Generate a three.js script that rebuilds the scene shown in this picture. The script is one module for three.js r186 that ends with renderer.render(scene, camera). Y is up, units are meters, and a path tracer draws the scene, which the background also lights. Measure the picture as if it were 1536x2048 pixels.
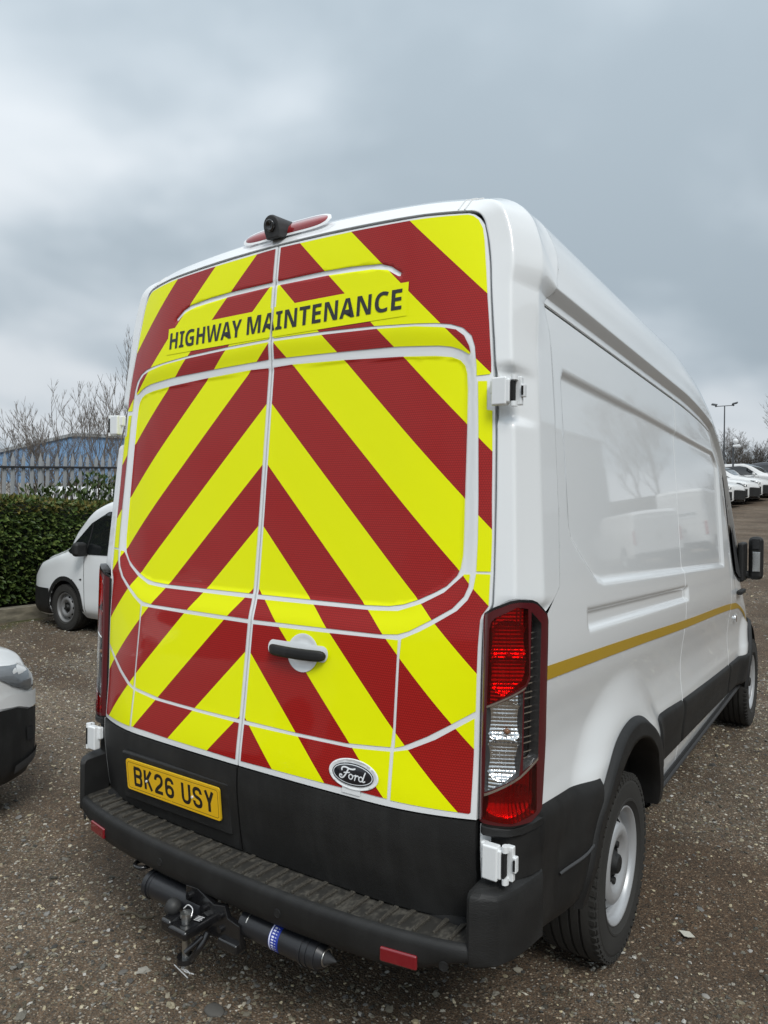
import * as THREE from 'three';
import { FontLoader } from 'three/addons/loaders/FontLoader.js';
import { mergeGeometries, toCreasedNormals, mergeVertices } from 'three/addons/utils/BufferGeometryUtils.js';
import { RoundedBoxGeometry } from 'three/addons/geometries/RoundedBoxGeometry.js';

// ------------------------------------------------------------------ camera, sky, sun, exposure
const scene = new THREE.Scene();
const camera = new THREE.PerspectiveCamera(70.82, 0.75, 0.05, 900);
camera.position.set(1.8031, 1.7551, 1.7924);
camera.rotation.set(THREE.MathUtils.degToRad(-0.3413), THREE.MathUtils.degToRad(34.065), THREE.MathUtils.degToRad(0.6513), 'YXZ');

const renderer = new THREE.WebGLRenderer({ antialias: true });
renderer.toneMapping = THREE.LinearToneMapping;
renderer.toneMappingExposure = 1.32;
renderer.shadowMap.enabled = true;

// seeded random + noise
function rng(seed) { let a = seed >>> 0; return () => { a = (a + 0x6D2B79F5) | 0; let t = Math.imul(a ^ (a >>> 15), 1 | a); t = (t + Math.imul(t ^ (t >>> 7), 61 | t)) ^ t; return ((t ^ (t >>> 14)) >>> 0) / 4294967296; }; }
function h2(ix, iy, s = 0) { let n = Math.imul(ix, 374761393) + Math.imul(iy, 668265263) + Math.imul(s, 974634777); n = Math.imul(n ^ (n >>> 13), 1274126177); return ((n ^ (n >>> 16)) >>> 0) / 4294967296; }
function vnoise(x, y, s = 0, per = 0) {
  const ix = Math.floor(x), iy = Math.floor(y), fx = x - ix, fy = y - iy, u = fx * fx * (3 - 2 * fx), v = fy * fy * (3 - 2 * fy);
  const w = per ? (a) => ((a % per) + per) % per : (a) => a;
  const a = h2(w(ix), w(iy), s), b = h2(w(ix + 1), w(iy), s), c = h2(w(ix), w(iy + 1), s), d = h2(w(ix + 1), w(iy + 1), s);
  return a + (b - a) * u + (c - a) * v + (a - b - c + d) * u * v;
}
function fbm(x, y, o = 5, s = 0, per = 0) { let r = 0, a = 0.5, f = 1, n = 0; for (let i = 0; i < o; i++) { r += a * vnoise(x * f, y * f, s + i * 17, per ? per * f : 0); n += a; a *= 0.5; f *= 2; } return r / n; }
const lerp = (a, b, t) => a + (b - a) * t, clamp = (x, a, b) => Math.min(b, Math.max(a, x));
const sstep = (a, b, x) => { const t = clamp((x - a) / (b - a), 0, 1); return t * t * (3 - 2 * t); };

// overcast sky: an even, slightly blue cloud deck, brighter overhead (as overcast skies are), with soft cloud forms
{
  const W = 1024, H = 512, d = new Float32Array(W * H * 4);
  for (let j = 0; j < H; j++) {
    const el = ((j + 0.5) / H - 0.5) * Math.PI, y = Math.sin(el), c = Math.cos(el);
    for (let i = 0; i < W; i++) {
      const az = ((i + 0.5) / W - 0.5) * 2 * Math.PI, x = Math.cos(az) * c, z = Math.sin(az) * c, k = (j * W + i) * 4;
      const yy = Math.max(y, 0), q = 1 / (yy + 0.22), px = x * q, pz = z * q;
      const wx = fbm(px * 0.6 + 3, pz * 0.6 + 9, 3, 5), wz = fbm(px * 0.6 + 13, pz * 0.6 + 1, 3, 8);
      const n = fbm(px * 1.1 + wx * 1.6 + 20, pz * 1.1 + wz * 1.6 + 31, 6, 2), n2 = fbm(px * 3.1 + wx * 1.5 + 7, pz * 2.4 + wz * 1.5 + 5, 6, 41);
      const cl = sstep(0.30, 0.70, n * 0.58 + n2 * 0.42);
      let L = (0.425 + 0.37 * yy) * (0.70 + 0.48 * cl);
      const b = 1 - cl;                                    // thinner, bluer cloud in the gaps
      let r = L * (0.81 + 0.11 * cl), g = L * (0.965 + 0.02 * cl), bl = L * (1.045 + 0.05 * b);
      if (y < 0) { const t = sstep(0, -0.08, y); r = lerp(r, 0.09, t); g = lerp(g, 0.085, t); bl = lerp(bl, 0.08, t); }
      d[k] = r; d[k + 1] = g; d[k + 2] = bl; d[k + 3] = 1;
    }
  }
  const t = new THREE.DataTexture(d, W, H, THREE.RGBAFormat, THREE.FloatType);
  t.mapping = THREE.EquirectangularReflectionMapping; t.magFilter = THREE.LinearFilter; t.minFilter = THREE.LinearFilter; t.wrapS = THREE.RepeatWrapping; t.needsUpdate = true;
  scene.background = t; scene.environment = t;
}
const sun = new THREE.DirectionalLight(new THREE.Color(1.0, 0.985, 0.95), 1.5);
sun.position.set(20, 28, 15); sun.castShadow = true; sun.shadow.radius = 40; sun.shadow.mapSize.set(2048, 2048);
Object.assign(sun.shadow.camera, { left: -30, right: 30, top: 30, bottom: -30, near: 1, far: 120 });
scene.add(sun); scene.add(sun.target);

// ------------------------------------------------------------------ helpers
const V3 = (x, y, z) => new THREE.Vector3(x, y, z), V2 = (x, y) => new THREE.Vector2(x, y);
const used = {};
function numbered(n) { used[n] = (used[n] ?? -1) + 1; return used[n] ? n + '_' + String(used[n]).padStart(3, '0') : n; }
function tag(o, label, category, group, kind) { if (label) o.userData.label = label; if (category) o.userData.category = category; if (group) o.userData.group = group; if (kind) o.userData.kind = kind; return o; }
function thing(name, label, category, pos = [0, 0, 0], turn = 0, group) { const g = new THREE.Group(); g.name = numbered(name); g.position.set(...pos); g.rotation.y = turn; tag(g, label, category, group); scene.add(g); return g; }
function part(name, geo, mat, parent) { const m = new THREE.Mesh(Array.isArray(geo) ? mergeGeometries(geo.map(normGeo)) : geo, mat); m.name = name; m.castShadow = m.receiveShadow = true; parent.add(m); return m; }
function top(name, geo, mat, label, category, group, kind) { const m = part(numbered(name), geo, mat, scene); tag(m, label, category, group, kind); return m; }
function normGeo(g) { if (g.index) g = g.toNonIndexed(); for (const k of Object.keys(g.attributes)) if (!['position', 'normal', 'uv'].includes(k)) g.deleteAttribute(k); if (!g.attributes.uv) g.setAttribute('uv', new THREE.BufferAttribute(new Float32Array(g.attributes.position.count * 2), 2)); if (!g.attributes.normal) g.computeVertexNormals(); return g; }
function interp(tab) { // smooth (monotone cubic) table lookup
  const n = tab.length, xs = tab.map(t => t[0]), ys = tab.map(t => t[1]), m = new Array(n).fill(0), dl = [];
  for (let i = 0; i < n - 1; i++) dl.push((ys[i + 1] - ys[i]) / (xs[i + 1] - xs[i]));
  m[0] = dl[0]; m[n - 1] = dl[n - 2];
  for (let i = 1; i < n - 1; i++) m[i] = dl[i - 1] * dl[i] <= 0 ? 0 : 2 / (1 / dl[i - 1] + 1 / dl[i]);
  return (x) => { if (x <= xs[0]) return ys[0]; if (x >= xs[n - 1]) return ys[n - 1]; let i = 0; while (x > xs[i + 1]) i++; const h = xs[i + 1] - xs[i], t = (x - xs[i]) / h, t2 = t * t, t3 = t2 * t; return (2 * t3 - 3 * t2 + 1) * ys[i] + (t3 - 2 * t2 + t) * h * m[i] + (-2 * t3 + 3 * t2) * ys[i + 1] + (t3 - t2) * h * m[i + 1]; };
}
function lin(tab) { return (x) => { const n = tab.length; if (x <= tab[0][0]) return tab[0][1]; for (let i = 0; i < n - 1; i++) if (x <= tab[i + 1][0]) return lerp(tab[i][1], tab[i + 1][1], (x - tab[i][0]) / (tab[i + 1][0] - tab[i][0])); return tab[n - 1][1]; }; }
// grid surface; f(i,j) -> [x,y,z]; skip(i,j) drops a cell; uvf optional
function grid(nu, nv, f, { skip, flip, uvf, crease } = {}) {
  const p = new Float32Array((nu + 1) * (nv + 1) * 3), uv = new Float32Array((nu + 1) * (nv + 1) * 2), idx = [];
  for (let j = 0; j <= nv; j++) for (let i = 0; i <= nu; i++) { const k = j * (nu + 1) + i, q = f(i, j); p[3 * k] = q[0]; p[3 * k + 1] = q[1]; p[3 * k + 2] = q[2]; const w = uvf ? uvf(i, j, q) : [q[0] + q[2], q[1]]; uv[2 * k] = w[0]; uv[2 * k + 1] = w[1]; }
  for (let j = 0; j < nv; j++) for (let i = 0; i < nu; i++) { if (skip && skip(i, j)) continue; const a = j * (nu + 1) + i, b = a + 1, c = a + nu + 1, d = c + 1; if (flip) idx.push(a, c, b, b, c, d); else idx.push(a, b, c, b, d, c); }
  let g = new THREE.BufferGeometry(); g.setAttribute('position', new THREE.BufferAttribute(p, 3)); g.setAttribute('uv', new THREE.BufferAttribute(uv, 2)); g.setIndex(idx); g.computeVertexNormals();
  if (crease) g = toCreasedNormals(g, crease);
  return g;
}
function mirrorX(g) { g = g.clone(); const p = g.attributes.position, n = g.attributes.normal; for (let i = 0; i < p.count; i++) { p.setX(i, -p.getX(i)); if (n) n.setX(i, -n.getX(i)); } if (g.index) { const a = g.index.array; for (let i = 0; i < a.length; i += 3) { const t = a[i + 1]; a[i + 1] = a[i + 2]; a[i + 2] = t; } } else for (const k of Object.keys(g.attributes)) { const A = g.attributes[k], s = A.itemSize, r = A.array; for (let i = 0; i < A.count; i += 3) for (let c = 0; c < s; c++) { const t = r[(i + 1) * s + c]; r[(i + 1) * s + c] = r[(i + 2) * s + c]; r[(i + 2) * s + c] = t; } } return g; }
// 2D polygon tools for sheets laid over a curved surface
function clip(poly, a, b, c) { const o = []; for (let i = 0; i < poly.length; i++) { const p = poly[i], q = poly[(i + 1) % poly.length], dp = a * p[0] + b * p[1] - c, dq = a * q[0] + b * q[1] - c; if (dp <= 0) o.push(p); if ((dp < 0 && dq > 0) || (dp > 0 && dq < 0)) { const t = dp / (dp - dq); o.push([lerp(p[0], q[0], t), lerp(p[1], q[1], t)]); } } return o; }
function triang(poly, holes = []) { const c = poly.map(p => V2(p[0], p[1])), h = holes.map(H => H.map(p => V2(p[0], p[1]))); if (THREE.ShapeUtils.isClockWise(c)) c.reverse(); h.forEach(H => { if (!THREE.ShapeUtils.isClockWise(H)) H.reverse(); }); const all = c.concat(...h); return THREE.ShapeUtils.triangulateShape(c, h).map(f => f.map(i => [all[i].x, all[i].y])); }
function clipTris(tris, a, b, c) { const o = []; for (const t of tris) { const p = clip(t, a, b, c); for (let i = 1; i < p.length - 1; i++) o.push([p[0], p[i], p[i + 1]]); } return o; }
function drape(tris, cell, map, { flip = false, uvs = 1, e = 0.0012 } = {}) {
  const P = [], N = [], U = [], vert = (q) => {
    const a = map(q[0], q[1]), b = map(q[0] + e, q[1]), c = map(q[0], q[1] + e);
    const ux = b[0] - a[0], uy = b[1] - a[1], uz = b[2] - a[2], vx = c[0] - a[0], vy = c[1] - a[1], vz = c[2] - a[2];
    let nx = uy * vz - uz * vy, ny = uz * vx - ux * vz, nz = ux * vy - uy * vx; const l = (flip ? -1 : 1) / Math.hypot(nx, ny, nz);
    return [a, [nx * l, ny * l, nz * l], q];
  };
  for (const t0 of tris) {
    const x0 = Math.min(t0[0][0], t0[1][0], t0[2][0]), x1 = Math.max(t0[0][0], t0[1][0], t0[2][0]);
    for (let i = Math.floor(x0 / cell); i * cell < x1; i++) {
      let c = clip(clip(t0, -1, 0, -i * cell), 1, 0, (i + 1) * cell); if (c.length < 3) continue;
      let y0 = Infinity, y1 = -Infinity; for (const p of c) { y0 = Math.min(y0, p[1]); y1 = Math.max(y1, p[1]); }
      for (let j = Math.floor(y0 / cell); j * cell < y1; j++) {
        const q = clip(clip(c, 0, -1, -j * cell), 0, 1, (j + 1) * cell); if (q.length < 3) continue;
        const w = q.map(vert); let ar = 0; for (let k = 0; k < q.length; k++) { const m = q[(k + 1) % q.length]; ar += q[k][0] * m[1] - q[k][1] * m[0]; }
        if (Math.abs(ar) < 1e-9) continue;
        for (let k = 1; k < q.length - 1; k++) { const f = (ar > 0) !== flip ? [w[0], w[k], w[k + 1]] : [w[0], w[k + 1], w[k]]; for (const v of f) { P.push(...v[0]); N.push(...v[1]); U.push(v[2][0] * uvs, v[2][1] * uvs); } }
      }
    }
  }
  const g = new THREE.BufferGeometry(); g.setAttribute('position', new THREE.Float32BufferAttribute(P, 3)); g.setAttribute('normal', new THREE.Float32BufferAttribute(N, 3)); g.setAttribute('uv', new THREE.Float32BufferAttribute(U, 2)); return g;
}
function rbox(w, h, d, r, x = 0, y = 0, z = 0, ry = 0) { const g = new RoundedBoxGeometry(w, h, d, 2, Math.min(r, w / 2.01, h / 2.01, d / 2.01)); if (ry) g.rotateY(ry); g.translate(x, y, z); return g; }
function cyl(r0, r1, h, n, x = 0, y = 0, z = 0, rx = 0, rz = 0, ry = 0) { const g = new THREE.CylinderGeometry(r0, r1, h, n); if (rx) g.rotateX(rx); if (rz) g.rotateZ(rz); if (ry) g.rotateY(ry); g.translate(x, y, z); return g; }
function tube(pts, r, n = 8, seg = 0) { return new THREE.TubeGeometry(new THREE.CatmullRomCurve3(pts.map(p => V3(...p))), seg || pts.length * 6, r, n, false); }
function distPoly(P, x, y) { let m = 1e9; for (let i = 0; i < P.length - 1; i++) { const ax = P[i][0], ay = P[i][1], bx = P[i + 1][0] - ax, by = P[i + 1][1] - ay, t = clamp(((x - ax) * bx + (y - ay) * by) / (bx * bx + by * by), 0, 1), d = Math.hypot(x - ax - t * bx, y - ay - t * by); if (d < m) m = d; } return m; }
function inPoly(P, x, y) { let c = false; for (let i = 0, j = P.length - 1; i < P.length; j = i++) if ((P[i][1] > y) !== (P[j][1] > y) && x < (P[j][0] - P[i][0]) * (y - P[i][1]) / (P[j][1] - P[i][1]) + P[i][0]) c = !c; return c; }
function dtex(w, h, fn, { srgb = false, rep } = {}) { const d = new Uint8Array(w * h * 4); for (let j = 0; j < h; j++) for (let i = 0; i < w; i++) { const c = fn(i, j), k = (j * w + i) * 4; d[k] = clamp(c[0], 0, 255); d[k + 1] = clamp(c[1], 0, 255); d[k + 2] = clamp(c[2], 0, 255); d[k + 3] = 255; } const t = new THREE.DataTexture(d, w, h); t.wrapS = t.wrapT = THREE.RepeatWrapping; t.magFilter = THREE.LinearFilter; t.minFilter = THREE.LinearMipmapLinearFilter; t.generateMipmaps = true; if (srgb) t.colorSpace = THREE.SRGBColorSpace; if (rep) t.repeat.set(rep, rep); t.needsUpdate = true; return t; }
const rgb = (r, g, b) => new THREE.Color().setRGB(r, g, b);

// ------------------------------------------------------------------ materials
const grime = dtex(512, 512, (i, j) => { const v = 205 + 50 * fbm(i / 64, j / 64, 5, 3, 8); return [v, v, v]; });
const fineBump = dtex(256, 256, (i, j) => { const v = 255 * vnoise(i / 2, j / 2, 4, 128); return [v, v, v]; });
const plasticBump = fineBump.clone(); plasticBump.repeat.set(9, 9); plasticBump.needsUpdate = true;
const std = (c, r, o = {}) => new THREE.MeshStandardMaterial({ color: c, roughness: r, ...o });
const phys = (c, r, o = {}) => new THREE.MeshPhysicalMaterial({ color: c, roughness: r, ...o });
const paint = phys(rgb(0.84, 0.86, 0.865), 0.42, { clearcoat: 1, clearcoatRoughness: 0.03, side: THREE.DoubleSide });
const paintB = phys(rgb(0.70, 0.70, 0.69), 0.5, { clearcoat: 0.8, clearcoatRoughness: 0.08, side: THREE.DoubleSide });
const darkPaint = phys(rgb(0.03, 0.035, 0.045), 0.4, { clearcoat: 1, clearcoatRoughness: 0.05, side: THREE.DoubleSide });
const scuff = dtex(512, 512, (i, j) => { const n = fbm(i / 50, j / 50, 6, 23, 0), m = fbm(i / 9, j / 90, 4, 29, 0), v = 120 + 130 * sstep(0.35, 0.75, n * 0.7 + m * 0.3); return [v, v * 0.985, v * 0.95]; });
const plastic = std(rgb(0.017, 0.0173, 0.0175), 0.6, { map: scuff, bumpMap: plasticBump, bumpScale: 0.0004, side: THREE.DoubleSide });
const plasticGrey = std(rgb(0.045, 0.046, 0.048), 0.6, { bumpMap: plasticBump, bumpScale: 0.0004, side: THREE.DoubleSide });
const black = std(rgb(0.008, 0.008, 0.008), 0.9, { side: THREE.DoubleSide });
const rubberMap = dtex(256, 256, (i, j) => { const v = 150 + 90 * fbm(i / 20, j / 20, 4, 9, 13) + 20 * h2(i, j, 3); return [v, v * 0.98, v * 0.93]; });
const rubber = std(rgb(0.034, 0.033, 0.031), 0.85, { map: rubberMap, side: THREE.DoubleSide });
const steel = std(rgb(0.46, 0.47, 0.48), 0.38, { metalness: 0.35, side: THREE.DoubleSide });
const chrome = std(rgb(0.85, 0.86, 0.87), 0.12, { metalness: 1, side: THREE.DoubleSide });
const zinc = std(rgb(0.55, 0.55, 0.53), 0.35, { metalness: 1 });
const blackGloss = phys(rgb(0.010, 0.010, 0.011), 0.25, { clearcoat: 0.6, clearcoatRoughness: 0.15, side: THREE.DoubleSide });
const glass = phys(rgb(0.012, 0.014, 0.015), 0.05, { clearcoat: 1, clearcoatRoughness: 0.01, side: THREE.DoubleSide });
const hexTex = dtex(128, 128, (i, j) => { // hexagon cells of retroreflective sheet, 4 x 4 across
  const s = 4; let x = i / 128 * s, y = j / 128 * s, m = 9; for (let a = -1; a <= s; a++) for (let b = -1; b <= s; b++) { const cx = a + (b & 1 ? 0.5 : 0), d = Math.hypot(x - cx, y - b); m = Math.min(m, d); } const v = 255 - 135 * sstep(0.36, 0.60, m); return [v, v, v]; });
const retroBump = fineBump;
const filmBump = dtex(512, 512, (i, j) => { const v = 255 * fbm(i / 64, j / 64, 4, 15, 8); return [v, v, v]; }); filmBump.repeat.set(0.075, 0.075);
const redVinyl = phys(rgb(0.40, 0.013, 0.011), 0.42, { map: hexTex, bumpMap: filmBump, bumpScale: 0.0006, clearcoat: 0.42, clearcoatRoughness: 0.05, specularIntensity: 0.3, side: THREE.DoubleSide });
const yellowVinyl = phys(rgb(0.90, 0.95, 0.0), 0.5, { bumpMap: filmBump, bumpScale: 0.0006, clearcoat: 0.14, clearcoatRoughness: 0.05, specularIntensity: 0.25, side: THREE.DoubleSide });
const letterVinyl = std(rgb(0.018, 0.020, 0.020), 0.5, { side: THREE.DoubleSide });
// ------------------------------------------------------------------ the highway maintenance van (rear at z = 0, nose towards -z)
const van = thing('panel_van', 'large white high-roof van with yellow and red chevrons and HIGHWAY MAINTENANCE on its doors', 'van');
const RAKE = 0.035;                                            // the empty van sits nose-down
const zcT = interp([[0.5, -0.03], [0.66, -0.003], [0.8, 0.011], [0.85, 0.010], [1.05, -0.013], [1.37, -0.048], [1.45, -0.057], [2.34, -0.133], [2.7, -0.168], [2.8, -0.19]]);
const dT = interp([[0.5, 1.05], [0.85, 1.05], [1.4, 0.62], [2.2, 0.62], [2.7, 1.0]]);
function rearBase(x, y) { const a = Math.abs(x), m = Math.min(a, 0.55) / 0.55; let h = 0.012 * m * m; if (a > 0.55) h += 0.044 * (a - 0.55) + 0.55 * (a - 0.55) ** 2; return zcT(y) - h * dT(y); }
// outlines of the door pressing (right half, mirrored by |x|)
const inner = [[0, 2.259], [0.1, 2.258], [0.33, 2.25], [0.55, 2.238], [0.68, 2.228], [0.733, 2.22], [0.761, 2.208], [0.777, 2.19], [0.784, 2.166], [0.789, 2.115], [0.793, 1.983], [0.797, 1.782], [0.80, 1.66], [0.80, 1.614], [0.795, 1.578], [0.786, 1.556], [0.755, 1.523], [0.719, 1.502], [0.663, 1.475], [0.616, 1.458], [0.566, 1.449], [0.48, 1.445], [0, 1.443]];
const outer = [[0, 2.352], [0.225, 2.346], [0.455, 2.338], [0.604, 2.328], [0.697, 2.316], [0.744, 2.303], [0.773, 2.282], [0.80, 2.25], [0.815, 2.186], [0.82, 2.13], [0.829, 1.96], [0.838, 1.78], [0.842, 1.66], [0.841, 1.56], [0.837, 1.522], [0.822, 1.488], [0.794, 1.455], [0.732, 1.415], [0.679, 1.384], [0.626, 1.361], [0.545, 1.353], [0, 1.352]];
const innerC = inner.concat([[-1, 1.443], [-1, 2.259]]), outerC = outer.concat([[-1, 1.352], [-1, 2.352]]);
const grooveG = [[0, 2.564], [0.23, 2.562], [0.345, 2.557], [0.46, 2.548], [0.50, 2.535], [0.538, 2.507]];
function doorZ(x, y) {
  const a = Math.abs(x); let z = rearBase(x, y), d = 0;
  if (y > 1.3 && y < 2.4) { if (inPoly(innerC, a, y)) { const e = distPoly(inner, a, y); d = 0.0145 - 0.003 * sstep(0.012, 0, e); } else if (inPoly(outerC, a, y)) { const o = distPoly(outer, a, y), i = distPoly(inner, a, y); d = 0.0115 * sstep(0, 1, o / (o + i)); } }
  if (y > 2.46 && y < 2.6 && a < 0.6) d += 0.004 * sstep(0.014, 0.002, distPoly(grooveG, a, y));
  return z - d;
}
const doorEdge = lin([[0.5, 0.872], [1.40, 0.872], [1.435, 0.874], [1.475, 0.893], [1.57, 0.893], [1.78, 0.886], [1.92, 0.881], [2.05, 0.876], [2.153, 0.866], [2.256, 0.857], [2.394, 0.842], [2.506, 0.831], [2.591, 0.817], [2.63, 0.807], [2.652, 0.793], [2.666, 0.776], [2.673, 0.757], [2.686, 0.6], [2.695, 0.4], [2.701, 0.2], [2.7035, 0.05], [2.704, 0.01]]);
function doorPanelGeo(y0, y1, off, dep) {
  const ys = []; for (let y = y0; y < Math.min(y1, 2.6); y += 0.008) ys.push(y); if (y1 > 2.6) for (let y = 2.6; y < y1; y += y > 2.66 ? 0.0025 : 0.005) ys.push(y); ys.push(y1);
  const nx = 112, ny = ys.length - 1;
  return grid(nx + 2, ny + 2, (i, j) => { const jj = clamp(j - 1, 0, ny), ii = clamp(i - 1, 0, nx), y = ys[jj], xr = doorEdge(y), x = lerp(0.0035, xr, ii / nx); const sk = (i === 0 || i === nx + 2 || j === 0 || j === ny + 2) ? dep : 0; return [x, y, doorZ(x, y) + off - sk]; }, { crease: 0.7 });
}
const doorGeo = doorPanelGeo(0.858, 2.704, 0, 0.03), lowGeo = doorPanelGeo(0.552, 0.852, 0.004, 0.03);
const doors = { 1: part('rear_door', doorGeo, paint, van), [-1]: part('rear_door', mirrorX(doorGeo), paint, van) };
tag(doors[1], 'rear door with the handle and the oval badge'); tag(doors[-1], 'rear door with the number plate');
part('lower_trim', lowGeo, plastic, doors[1]); part('lower_trim', mirrorX(lowGeo), plastic, doors[-1]);

// chevron sheets, cut into panels along the door creases
const panels = [
  [[0.013, 2.697], [0.10, 2.695], [0.35, 2.69], [0.502, 2.684], [0.6, 2.679], [0.689, 2.673], [0.755, 2.668], [0.772, 2.662], [0.789, 2.647], [0.804, 2.618], [0.812, 2.577], [0.825, 2.478], [0.835, 2.394], [0.846, 2.311], [0.858, 2.202], [0.860, 2.163], [0.856, 2.157], [0.817, 2.155], [0.815, 2.186], [0.807, 2.246], [0.795, 2.28], [0.766, 2.307], [0.726, 2.322], [0.677, 2.33], [0.604, 2.337], [0.439, 2.349], [0.206, 2.358], [0.013, 2.361], [0.013, 2.556], [0.244, 2.553], [0.426, 2.543], [0.488, 2.53], [0.53, 2.503], [0.538, 2.502], [0.541, 2.512], [0.502, 2.54], [0.46, 2.555], [0.345, 2.566], [0.221, 2.571], [0.013, 2.572]],
  [[0.013, 2.350], [0.225, 2.346], [0.455, 2.338], [0.604, 2.328], [0.697, 2.315], [0.744, 2.303], [0.771, 2.282], [0.788, 2.25], [0.794, 2.228], [0.789, 2.223], [0.759, 2.241], [0.729, 2.252], [0.689, 2.259], [0.53, 2.272], [0.293, 2.28], [0.013, 2.287]],
  [[0.013, 2.256], ...inner.slice(1, -1).map(([x, y]) => [x - 0.002, y]), [0.013, 1.4445]],
  [[0.013, 1.428], [0.5, 1.431], [0.538, 1.433], [0.597, 1.437], [0.678, 1.466], [0.746, 1.503], [0.798, 1.552], [0.806, 1.560], [0.826, 1.561], [0.824, 1.526], [0.813, 1.497], [0.779, 1.459], [0.716, 1.42], [0.646, 1.381], [0.608, 1.368], [0.545, 1.362], [0.013, 1.357]],
  [[0.822, 2.138], [0.849, 2.137], [0.853, 2.05], [0.869, 2.047], [0.875, 1.92], [0.880, 1.783], [0.886, 1.664], [0.887, 1.572], [0.845, 1.571], [0.845, 1.663], [0.841, 1.783], [0.832, 1.964]],
  [[0.845, 1.564], [0.886, 1.564], [0.886, 1.472], [0.868, 1.445], [0.864, 1.43], [0.862, 1.356], [0.862, 1.168], [0.793, 1.123], [0.723, 1.079], [0.648, 1.04], [0.622, 1.031], [0.622, 1.089], [0.620, 1.307], [0.622, 1.355], [0.679, 1.382], [0.732, 1.413], [0.794, 1.453], [0.824, 1.486], [0.839, 1.52]],
  [[0.013, 1.342], [0.342, 1.346], [0.545, 1.350], [0.611, 1.351], [0.611, 1.307], [0.613, 1.089], [0.609, 1.031], [0.446, 1.015], [0.227, 1.012], [0.013, 1.013]],
  [[0.013, 0.999], [0.242, 1.001], [0.465, 1.004], [0.608, 1.018], [0.609, 0.880], [0.52, 0.881], [0.37, 0.879], [0.15, 0.878], [0.013, 0.876]],
  [[0.62, 1.02], [0.669, 1.033], [0.748, 1.073], [0.808, 1.113], [0.859, 1.147], [0.859, 1.044], [0.857, 0.878], [0.852, 0.874], [0.813, 0.875], [0.62, 0.878]],
];
const V0 = 2.138, VD = 0.2205;
for (const p of panels) {
  const tr = triang(p);
  for (let k = -6; k <= 5; k++) {
    let t = clipTris(tr, -1, -1, -(V0 + VD * k)); if (k < 5) t = clipTris(t, 1, 1, V0 + VD * (k + 1)); if (!t.length) continue;
    const red = k % 2 === 0, g = drape(t, 0.011, (x, y) => [x, y, doorZ(x, y) + 0.002], { uvs: 34 });
    if (!g.attributes.position.count) continue;
    for (const s of [1, -1]) part(red ? 'red_stripe' : 'yellow_stripe', s > 0 ? g : mirrorX(g), red ? redVinyl : yellowVinyl, doors[s]);
  }
}
// HIGHWAY MAINTENANCE sign, cut at the door gap
const font = await new FontLoader().loadAsync('fonts/droid/droid_sans_bold.typeface.json');
function wordTris(str, x0, x1, y0, y1) {
  const out = [], shapes = font.generateShapes(str, 1); let a = 1e9, b = -1e9, c = 1e9, d = -1e9; const raw = [];
  for (const s of shapes) { const e = s.extractPoints(5); const tr = triang(e.shape.map(p => [p.x, p.y]), e.holes.map(h => h.map(p => [p.x, p.y]))); raw.push(tr); for (const t of tr) for (const p of t) { a = Math.min(a, p[0]); b = Math.max(b, p[0]); c = Math.min(c, p[1]); d = Math.max(d, p[1]); } }
  for (const tr of raw) out.push(tr.map(t => t.map(p => [lerp(x0, x1, (p[0] - a) / (b - a)), lerp(y0, y1, (p[1] - c) / (d - c))])));
  return out;
}
const seg = (x0, x1, y0, y1) => [[[x0, y0], [x1, y0], [x1, y1]], [[x0, y0], [x1, y1], [x0, y1]]];
part('sign_strip', drape(seg(0.006, 0.574, 2.366, 2.476), 0.011, (x, y) => [x, y, doorZ(x, y) + 0.0035]), yellowVinyl, doors[1]);
part('sign_strip', drape(seg(-0.582, -0.006, 2.366, 2.474), 0.011, (x, y) => [x, y, doorZ(x, y) + 0.0035]), yellowVinyl, doors[-1]);
for (const tr of [...wordTris('HIGHWAY', -0.567, -0.153, 2.387, 2.455), ...wordTris('MAINTENANCE', -0.124, 0.553, 2.389, 2.458)]) for (const s of [1, -1]) {
  const t = clipTris(tr, -s, 0, -0.004); if (!t.length) continue; const g = drape(t, 0.011, (x, y) => [x, y, doorZ(x, y) + 0.005]); if (g.attributes.position.count) part('letter', g, letterVinyl, doors[s]);
}
// seal behind the door gaps
part('door_seal', grid(60, 120, (i, j) => { const y = lerp(0.53, 2.692, j / 120), w = doorEdge(Math.min(y, 2.66)) + 0.014, x = lerp(-w, w, i / 60); return [x, y, rearBase(x, y) - 0.045]; }), black, van);
part('centre_seal', grid(1, 40, (i, j) => { const y = lerp(0.56, 2.70, j / 40); return [i ? 0.004 : -0.004, y, doorZ(0, y) - 0.012]; }), black, van);

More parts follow.
